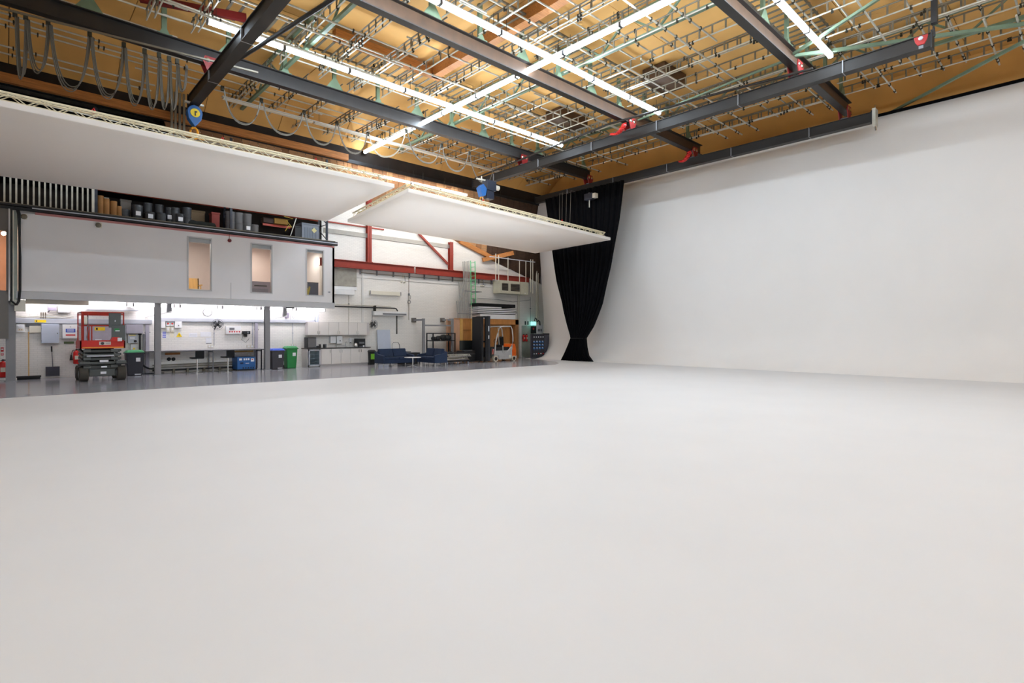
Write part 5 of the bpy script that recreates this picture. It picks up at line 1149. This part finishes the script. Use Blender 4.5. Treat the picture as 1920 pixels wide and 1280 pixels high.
t = thing('round_table', (xY(775, 22.0), 22.05, 0), 'low round white coffee table between the two sofas', 'table')
MB().lathe([(.38, .455), (.39, .465), (.39, .475), (.38, .482)], n=32).build('tabletop', white_m, t, smooth=True); MB().tube([(0, 0, .02), (0, 0, .455)], .03, 10).build('post', chrome_m, t)
for k in range(4): a = PI/2*k+.5; MB().tube([(0, 0, .08), (.3*math.cos(a), .3*math.sin(a), .012)], .014, 6).build('foot', chrome_m, t)
t = thing('black_crate', (xY(767, 24.4), 24.4, 0), 'low black case with odds and ends behind the gap between the sofas', 'case'); MB().box(-.55, .55, -.2, .25, 0, .6).build('body', blackp_m, t, bevel=.01); MB().box(-.35, .05, -.1, .15, .6, .67).build('tray', grey_m, t)

# cage cart
cx0, cx1 = xY(812, 24.6), xY(853, 24.6); t = thing('cage_cart', ((cx0+cx1)/2, 24.9, 0), 'black steel cage cart filled with dark gear behind the right sofa', 'cart'); w_ = (cx1-cx0)/2; hh = zY(832, 624, 24.6)
for sx_ in (-1, 1):
    for sy_ in (-.3, .3): MB().box(sx_*w_-.03, sx_*w_+.03, sy_-.02, sy_+.02, .12, hh).build('post', blackp_m, t)
for z in (.15, hh*.72, hh-.05): MB().box(-w_, w_, -.32, -.28, z, z+.05).box(-w_, w_, .28, .32, z, z+.05).box(-w_, -w_+.03, -.3, .3, z, z+.04).box(w_-.03, w_, -.3, .3, z, z+.04).build('rail', blackp_m, t)
MB().box(-w_, w_, -.3, .3, .15, .2).build('shelf', blackp_m, t); MB().box(-w_, w_, -.3, .3, hh*.72, hh*.72+.03).build('shelf', blackp_m, t)
for sx_ in (-1, 1): MB().lathe([(.06, -.02), (.07, 0), (.06, .02)], (sx_*w_*.85, -.25, .07), 10, 'x').build('caster', grey_m, t)
for i in range(13):
    x = -w_*.75+random.random()*w_*1.5; z = (hh*.745 if i < 8 else .2+random.random()*.3)
    rr = random.uniform(.1, .17)
    tag(MB().lathe([(rr*.2, -.12), (rr, -.08), (rr, .06), (rr*.5, .12), (rr*.1, .14)], n=10, axis='y').build('stage_lamp', mat('dark_gear', (34, 32, 32), .5), loc=(x+(cx0+cx1)/2, 24.85+random.uniform(-.1, .1), z+rr), smooth=True), 'dark rounded lighting gear in the cage cart, %s shelf, piece %s' % ('upper' if i < 8 else 'lower', 'number '+ordn(i+1)), 'lighting gear', 'gear in the cage cart, %s shelf' % ('upper' if i < 8 else 'lower'))

# truss stack on dolly
ty = 22.7; tx0, tx1 = xY(836, ty), xY(882, ty); tcx = (tx0+tx1)/2; w_ = (tx1-tx0)/2
t = thing('truss_dolly', (tcx, ty+.35, 0), 'black low dolly under the stacked silver trusses', 'dolly')
MB().box(-w_, w_, -.35, .35, .12, .17).build('deck', blackp_m, t)
for sx_ in (-.85, 0, .85):
    for sy_ in (-.3, .3): MB().lathe([(.045, -.02), (.055, 0), (.045, .02)], (sx_*w_, sy_, .058), 10, 'x').build('caster', lgrey_m, t)
for k in range(4):
    z = .2+.16*(k//2)*1.0+(.02 if k < 2 else .02); yy = ty+.12+.42*(k % 2)
    tt = thing('truss_section', (tcx+(.1 if k // 2 else -.05), yy, z+.01), 'silver truss section lying in the stack, %s row, %s' % ('lower' if k < 2 else 'upper', 'front' if k % 2 == 0 else 'rear'), 'truss')
    for (a, b) in ((-.13, 0), (.13, 0), (0, .12)): MB().tube([(-w_*.93, a, b), (w_*.93, a, b)], .022, 6).build('chord', chrome_m, tt)
    lat = MB(); N = 14
    for q_ in range(N): x0_ = -w_*.93+q_*2*w_*.93/N; x1_ = x0_+2*w_*.93/N; lat.tube([(x0_, -.13, 0), (x1_ if q_ % 2 else x1_, 0, .12)], .01, 4).tube([(x0_, 0, .12), (x1_, -.13, 0)], .01, 4)
    stuff(lat.build('lattice', galv_m, tt))
tag(MB().box(-w_*.9, w_*.9, -.25, .25, 0, .03).build('black_board', blackp_m, loc=(tcx, ty+.36, .57)), 'thin black board on top of the truss stack', 'board')
# black flight case + tv
t = thing('flight_case', (xY(893, 23.6), 23.8, 0), 'large black trunk case left of the forklift mast', 'case'); hh = zY(893, 657, 23.6)
a0, a1 = xY(872, 23.5)-xY(893, 23.6), xY(904, 23.5)-xY(893, 23.6)
MB().box(a0, a1, -.25, .5, .1, hh).build('body', blackp_m, t, bevel=.01); MB().box(a0-.01, a1+.01, -.26, .51, hh*.7, hh*.73).build('edge_strip', grey_m, t)
for s in (a0+.1, a1-.1): MB().lathe([(.04, -.02), (.05, 0), (.04, .02)], (s, -.15, .05), 10, 'x').build('caster', grey_m, t)
t = thing('black_screen', (xY(878, 23.7), 23.85, zY(878, 657.5, 23.6)+.005), 'flat black screen standing on the black case', 'screen')
w_ = (xY(890, 23.7)-xY(864, 23.7))/2; hh = zY(878, 638.5, 23.7)-zY(878, 657.5, 23.7)
MB().box(-w_, w_, -.03, .03, .03, hh).build('panel', mat('black_screen_face', (16, 20, 20), .25), t, bevel=.02); MB().box(-w_*.6, w_*.6, -.1, .1, 0, .03).build('base', grey_m, t)

# plywood store box
PY_ = 24.9
def ply(name, label, px0, px1, pyt, pyb, Y, dep, m, cat='plywood sheet'):
    x0, x1 = xY(px0, Y), xY(px1, Y); pm = (px0+px1)/2; zt2 = zY(pm, pyt, Y); z0 = 0 if pyb is None else zY(pm, pyb, Y)
    o = MB().box(-(x1-x0)/2, (x1-x0)/2, 0, dep, 0, zt2-z0).build(name, m, loc=((x0+x1)/2, Y, z0)); return tag(o, label, cat)
ply('plywood_sheet', 'pale plywood sheet behind the gallows frame, leaning at the left', 837, 852, 599, None, 25.4, .03, plyp_m)
ply('plywood_sheet', 'pinkish plywood sheet edge left of the orange store box', 850, 862, 598.5, None, PY_+.05, .03, plyp_m)
t = thing('plywood_store', (xY(911, PY_), PY_, 0), 'large open plywood storage box behind the forklift', 'storage box'); ox = xY(911, PY_)
def plb(name, m, a, b, y0, y1, pt=None, z0=0, z1=None):
    zt3 = z1 if z1 is not None else zY((a+b)/2, pt, PY_); return MB().box(xY(a, PY_)-ox, xY(b, PY_)-ox, y0, y1, z0, zt3).build(name, m, t)
ztp = zY(911, 598.5, PY_)
plb('back_sheet', ply_m, 862, 905, .06, .1, None, 0, ztp); plb('back_sheet', ply_m, 905, 968, .5, .54, None, 0, ztp)
plb('front_stud', plyd_m, 863, 868, 0, .06, None, 0, ztp-.01); plb('front_stud', plyd_m, 884, 887, 0, .06, None, 0, ztp-.01)
plb('mid_rail', mat('dark_ply_joint', (120, 78, 40), .7), 868, 884, .04, .06, None, ztp*.73, ztp*.73+.02)
plb('side_panel', mat('darker_ply', (150, 100, 54), .7), 966, 972, -.02, .54, None, 0, ztp); plb('header', ply_m, 905, 972, -.02, .06, None, ztp-.3, ztp); plb('top_sheet', ply_m, 862, 972, 0, 1.05, None, ztp, ztp+.03)
plb('side_panel', ply_m, 903, 905, 0, .54, None, 0, ztp)
# boards stack on top
zc = ztp+.03; defs = [(900, 966, .28, white_m, 'thick white block at the bottom of the stack'), (897, 966.5, .045, blackt_m, ''), (896, 966, .06, white_m, ''), (896, 969, .04, blackt_m, ''), (896, 967, .07, white_m, ''), (896, 968, .04, blackt_m, ''), (896, 967, .07, white_m, ''), (896, 968, .03, blackt_m, ''), (897, 940, .08, white_m, ''), (896, 966, .2, blackt_m, 'thick black folded mat on top of the stack')]
for i, (a, b, h, m, lb) in enumerate(defs):
    x0, x1 = xY(a, PY_), xY(b, PY_)
    tag(MB().box(-(x1-x0)/2, (x1-x0)/2, -.02, .9, 0, h).build('foam_board', m, loc=((x0+x1)/2, PY_, zc+.001), bevel=.01), lb or '%s board in the stack above the plywood box, layer %s from the bottom' % ('white' if m is white_m else 'black', ('first', 'second', 'third', 'fourth', 'fifth', 'sixth', 'seventh', 'eighth', 'ninth', 'tenth')[i]), 'board'); zc += h+.002
# poles
def poles(lst, Y0, label, grp):
    n_ = 0
    for (pb, pt, py) in lst:
        a = Vector((xY(pb, Y0), Y0, .0+ztp*.0)); b = pY(pt, py, Y0+.5)
        t = MB().tube([(0, 0, 0), b-a], .029, 6).build('metal_pole', mat('grey_pole_steel', (156, 154, 150), .45, metal=.1), loc=a); n_ += 1; tag(t, label+', %s from the left' % ordn(n_), 'pole', grp)
poles([(876+i*2.0, 868+i*2.7, 489+random.random()*2) for i in range(5)], 25.15, 'tallest silver pole leaning beside the green ladder section', 'tallest leaning poles')
poles([(868+i*2.2, 860.5+i*2.6, 526+random.random()*3) for i in range(4)], 25.1, 'medium length silver pole leaning left of the tallest ones', 'medium leaning poles')
poles([(863+i*2.0, 856+i*2.3, 563+random.random()*20-(6*i)) for i in range(6)], 25.05, 'short silver pole at the left of the leaning poles', 'short leaning poles')
poles([(890+i*1.5, 887+i*1.6, 560) for i in range(3)], 25.3, 'short upright pole right of the tallest bundle', 'poles by the green ladder foot')
for i, (a, b, y) in enumerate(((871, 903, 545), (859, 897, 587.5))):
    p = pY(a, y, 25.05); L = (pY(b, y, 25.05)-p).x
    tt = thing('rack_bar', p, ('upper', 'lower')[i]+' horizontal bar holding the leaning poles', 'bar'); MB().box(0, L, -.02, .02, -.02, .02).build('bar', grey_m, tt); MB().box(L-.03, L, 0, .9, -.02, .02).build('stay', grey_m, tt)
# green ladder section
gl0, gl1 = pY(889.5, 598, 25.2), pY(886.5, 489, 25.6)
t = thing('ladder_section', (gl0.x, 25.2, .0), 'green and silver ladder truss section standing among the poles', 'ladder truss'); d = gl1-Vector((gl0.x, 25.2, 0))
wv = Vector((.17, 0, 0)); lg = mat('bright_green_ladder_paint', (96, 186, 130), .5)
for s in (-1, 1): MB().tube([wv*s, d*.55+wv*s], .03, 6).build('stile', galv_m, t); MB().tube([d*.55+wv*s, d+wv*s], .03, 6).build('stile', lg, t)
for k in range(22): u = (k+.5)/22; MB().tube([d*u-wv, d*(u+.01)+wv], .018, 5).build('rung', lg if u > .5 else galv_m, t)

# ---------------------------------------------------------------- forklift
fy = 22.9; f0 = xY(929.5, fy)
t = thing('forklift', (f0, fy+.5, 0), 'grey and orange forklift with tall black mast facing left', 'forklift')
def S(px): return xY(px, fy)-f0
def Zf(px, py): return zY(px, py, fy)
# near side plane y=-.5 ; far side y=.5
for px, r in ((930, .17), (964, .155)):
    for y in (-.5, .32):
        x = S(px); MB().lathe([(r*.6, 0), (r, .01), (r, .17), (r*.6, .18)], (x, y, r), 26, 'y').build('wheel', creamt_m, t, smooth=True); MB().lathe([(r*.62, -.004), (r*.6, .02)], (x, y, r), 20, 'y').build('hub', mat('dark_hub', (44, 34, 34), .6), t)
for y0, y1 in ((-.46, -.42), (.42, .46)):
    MB().prism([(S(928), Zf(928, 663)), (S(945), Zf(945, 664)), (S(955), Zf(955, 657)), (S(962), Zf(962, 646)), (S(962), .2), (S(958), .14), (S(937), .12), (S(936), .35), (S(929), .42)], (y0, y1), 'y').build('side_skirt', flg_m, t)
MB().box(S(929), S(964), -.42, .42, .16, .62).build('chassis', flg_m, t, bevel=.02)
MB().box(S(931), S(957), -.43, .43, .62, .82).build('battery_housing', blackp_m, t, bevel=.02)
MB().box(S(943.5), S(945), -.45, -.42, .5, .9).build('trim_post', flg_m, t)
MB().prism([(S(961), .28), (S(968.5), .28), (S(968.5), .62), (S(966.5), Zf(966, 644)), (S(962.5), Zf(962, 650)), (S(961), .62)], (-.48, .48), 'y').build('counterweight', orange_m, t, bevel=.03)
MB().box(S(962), S(970), -.46, .46, .16, .3).build('rear_bumper', flg_m, t, bevel=.02)
for y in (-.44, .44):
    pts = [(S(928.8), y, Zf(928, 664)), (S(931), y, Zf(931, 640)), (S(934.5), y, Zf(934, 625)), (S(938.5), y, Zf(938, 614.5)), (S(941), y, Zf(941, 612)), (S(959), y, Zf(959, 611.5)), (S(961.5), y, Zf(961, 618)), (S(963), y, Zf(963, 632)), (S(963), y, Zf(963, 640)), (S(960), y, Zf(960, 650)), (S(952), y, Zf(952, 659))]
    MB().tube(pts, .035, 8).build('overhead_guard_frame', mat('pale_grey_tube', (206, 204, 202), .35), t, smooth=True)
for k in range(5): x = S(941)+(S(959)-S(941))*k/4; MB().box(x-.02, x+.02, -.44, .44, Zf(950, 612)-.02, Zf(950, 612)+.02).build('guard_bar', flg_m, t)
MB().tube([(S(921), -.3, Zf(921, 611.5)), (S(941), -.3, Zf(941, 611.5))], .015, 6).build('mast_stay', flg_m, t)
MB().tube([(S(940.5), -.2, Zf(940, 614)), (S(942.5), -.2, .95)], .02, 6).build('front_post', cream_m, t)
MB().box(S(943), S(951), -.22, .22, .82, .94).build('seat', blackt_m, t, bevel=.03); MB().prism([(S(948), .92), (S(951.5), .92), (S(951), Zf(950, 630.5)), (S(948), Zf(950, 633))], (-.2, .2), 'y').build('seat_back', blackt_m, t, bevel=.03)
MB().tube([(.03+S(937), 0, .8), (S(940), 0, 1.15)], .025, 6).build('steering_column', blackp_m, t)
MB().tube([(S(940.5)+.0+.04*math.sin(a), .15*math.cos(a), 1.17+.1*math.sin(a)) for a in [2*PI*k/16 for k in range(17)]], .014, 5).build('steering_wheel', blackp_m, t)
MB().box(S(923.5), S(928), -.4, .4, .35, .8).build('dashboard_front', darkg_m, t, bevel=.02)
for k in range(3): MB().bar((S(924.5+k*1.2), -.41, .42), (S(926+k*1.2), -.41, .72), .02, .03).build('red_lever', (lampred_m, cream_m, lampred_m)[k], t)
zm = Zf(912, 592)
for y in (-.38, .38):
    MB().box(S(912), S(916)+.06, y-.05, y+.05, .05, zm-.02).build('mast_channel', blackp_m, t)
    MB().box(S(916)+.03, S(921), y-.045, y+.045, .05, zm).build('mast_channel', mat('mast_dark_grey', (52, 52, 58), .45), t)
    MB().prism([(0, .04), (1.05, .06), (1.05, .1), (0, .1)], (y*.6-.05, y*.6+.05), 'y').build('fork', blackp_m, t, (S(912)-1.08, 0, 0))
for z in (.3, 1.1, zm-.08): MB().box(S(913), S(920), -.38, .38, z, z+.07).build('mast_crossbar', blackp_m, t)
MB().box(S(905), S(908.5), -.42, .42, .06, zm-.05).box(S(908.5), S(910.5), -.3, -.22, .06, zm-.1).build('carriage', blackp_m, t)
MB().tube([(S(913.5), 0, .1), (S(913.5), 0, zm-.2)], .04, 10).build('lift_cylinder', rust_m, t)
for k, (a, b) in enumerate(((611, 621), (628.5, 635))): MB().box(S(917), S(918.8), -.435, -.426, Zf(918, b), Zf(918, a)).build('sticker', paper_m, t)
MB().box(S(955), S(959), -.475, -.46, .2, .36).build('badge_plate', cream_m, t)

# ---------------------------------------------------------------- far right corner
q = Wall('air_unit', 'large cream air unit with two dark grilles hanging in the far corner', 'air conditioner', (938, 527, 991, 551), 25.9, .7, mat('cream_unit_paint', (198, 196, 176), .5), bevel=.02)
for (u0, u1) in ((.06, .27), (.36, .68)):
    g = q.add('grille', u0, .22, u1, .78, blackp_m, .005)
    for k in range(5): v = .26+k*.105; q.add('louvre', u0+.01, v, u1-.01, v+.03, galvd_m, .015, g)
q.add('panel_seam', .71, .02, .72, .98, galvd_m, .003); q.add('small_label', .86, .85, .89, .92, paper_m, .004)
t = thing('suspended_pipes', (xY(965, 25.2), 25.2, zY(960, 527, 25.2)), 'frame of pale vertical pipes above the cream air unit', 'pipe frame'); ox = xY(965, 25.2); z0 = zY(960, 527, 25.2); z1 = zY(960, 486, 25.2)
MB().tube([(xY(918, 25.2)-ox, 0, z1-z0), (xY(1003, 25.2)-ox, 0, z1-z0)], .03, 6).build('top_pipe', lgrey_m, t); MB().tube([(xY(930, 25.2)-ox, .3, .02), (xY(1004, 25.2)-ox, .3, .02)], .025, 6).build('low_pipe', lgrey_m, t)
for px, b in ((929.5, .0), (935, 0), (952.5, -.02), (974, -.02), (986, .0), (995, -.6), (999, -.7)): MB().tube([(xY(px, 25.2)-ox, 0, z1-z0+.15*(px % 2)), (xY(px, 25.2)-ox, 0, b)], .026, 6).build('drop_pipe', cream_m, t)
for i, (px, y0, y1, r) in enumerate(((971.5, 552, 671, .035), (974, 552, 671, .02), (994.5, 556, 604, .012), (1006, 500, 611, .05), (1009, 500, 611, .03))):
    z0_ = max(0, zY(px, y1, 25.95)); tag(MB().tube([(0, 0, 0), (0, 0, zY(px, y0, 25.95)-z0_)], r, 8).box(-r-.02, r+.02, -.03, .03, .9, .96).build('wall_pipe', cream_m if r > .015 else grey_m, loc=(xY(px, 25.92), 25.92, z0_)), '%s in the far corner, %s' % (('pale vertical pipe', 'thin pale vertical pipe', 'thin dark vertical conduit', 'thick pale vertical pipe', 'second pale vertical pipe')[i], ('left of the extinguishers', 'next to the pipe left of the extinguishers', 'above the lit exit sign', 'beside the cyclorama edge', 'closest to the cyclorama edge')[i]), 'pipe')
t = thing('wall_conduit', pY(922, 556, 25.95), 'thin horizontal conduit line above the stacked boards', 'conduit'); p0 = pY(922, 556, 25.95)
MB().tube([pY(a, b, 25.95)-p0 for a, b in ((895, 559), (930, 561), (945, 563), (962, 566), (994, 562))], .012, 5).build('pipe', grey_m, t)
st(MB().box(xY(978, 26), xY(1000, 26), 25.93, 26.0, 0, 2.1).build('door_1', door_m)); 
t = tag(MB().box(-.02, .02, -.05, 0, 0, .12).build('door_pull', grey_m, loc=(xY(997, 25.93), 25.925, 1.0)), 'small grey pull on the pale green door', 'handle')
for i, px in enumerate((982.5, 987.5)): exting(xY(px, 25.8), 25.82, 1.05, 'red fire extinguisher on the pale green door wall, %s of the pair' % ('left', 'right')[i], .5, False); tag(MB().box(-.05, .05, -.01, 0, 0, .25).build('notice_strip', dark_m, loc=(xY(px+1, 26), 25.93, 2.15)), 'small dark notice above the %s extinguisher of the pair' % ('left', 'right')[i], 'sign')
q = Wall('exit_sign', 'glowing pale green exit light in the far corner', 'sign', (996.5, 603, 1005, 609.5), 25.7, .08, exit_m); MB().bar((0, 0, q.h/2), (0, .28, q.h/2), .03, .03).build('bracket', grey_m, q.root)
q = Wall('control_box', 'black box with red mark under the glowing exit light', 'box', (998, 611.5, 1005.5, 625), 25.7, .15, blackp_m); q.add('red_mark', .15, .2, .45, .5, signred_m, .01)
q = Wall('poster', 'white poster with dark print beside the patch board', 'poster', (1006.5, 608, 1018, 625), 25.2, .02, paper_m)
for k in range(3): q.add('print_block', .15+.25*k, .5, .32+.25*k, .78, grey_m, .003)
t = thing('clip_lamp', pY(1007, 604, 25.0), 'black coiled clip lamp above the white poster', 'lamp'); MB().tube([(-.25, 0, .1), (-.18, 0, .28), (-.05, 0, .2), (.0, 0, .02), (.12, 0, .12), (.25, 0, .05), (.28, 0, -.2)], .04, 6).build('arm', blackp_m, t, smooth=True)
# patch board cut to the cove
BY = 23.75; def_pts = [(997, 626), (1030, 626)]
bz1 = zY(1015, 626, BY); bx0 = xY(997, BY); bxr = xY(1029.8, BY)
R_ = 1.15
outl = [(bx0, .02), (bxr-R_, .02)]+[(bxr-R_+R_*math.sin(a), .02+R_-R_*math.cos(a)) for a in [PI/2*k/8 for k in range(1, 9)]]+[(bxr, bz1), (bx0, bz1)]
t = thing('patch_board', (bx0, BY, 0), 'charcoal board with curved edge and rows of blue power sockets against the cove', 'power board')
MB().prism([(a-bx0, b) for a, b in outl], (0, .12), 'y').build('board', mat('charcoal_board', (62, 62, 74), .5), t)
pw = xY(1019, BY)-bx0; MB().box(.0, pw, -.08, 0, .12, bz1-.04).build('socket_panel', mat('navy_black_panel', (34, 36, 46), .5), t)
for r in range(3):
    for c in range(4):
        x = .12+c*(pw-.3)/3; z = bz1-.48-r*.2; s = MB().box(x-.07, x+.06, -.14, -.08, z-.06, z+.05).build('blue_socket', mat('socket_blue', (36, 100, 165), .4), t, bevel=.01); MB().box(x-.09, x-.04, -.15, -.14, z, z+.06).build('socket_cap', paper_m, s)
for c in range(5): x = .12+c*(pw-.25)/4; MB().box(x-.03, x+.03, -.1, -.08, bz1-.22, bz1-.15).build('breaker', paper_m, t)
for c in range(5): x = .12+c*(pw-.25)/4; MB().lathe([(.04, 0), (.03, -.04)], (x, -.08, .32), 10, 'y').build('outlet', (lgrey_m, paper_m, signred_m, paper_m, signred_m)[c], t)
for r in range(2):
    for c in range(3): x = .15+c*.25; MB().box(x-.05, x+.05, -.1, -.08, .5+r*.13, .56+r*.13).build('dark_socket', mat('dark_blue_outlet', (20, 44, 80)), t)
MB().bar((pw*.98, .02, bz1), (bxr-bx0, .02, bz1), .06, .08).build('top_edge', blackp_m, t)
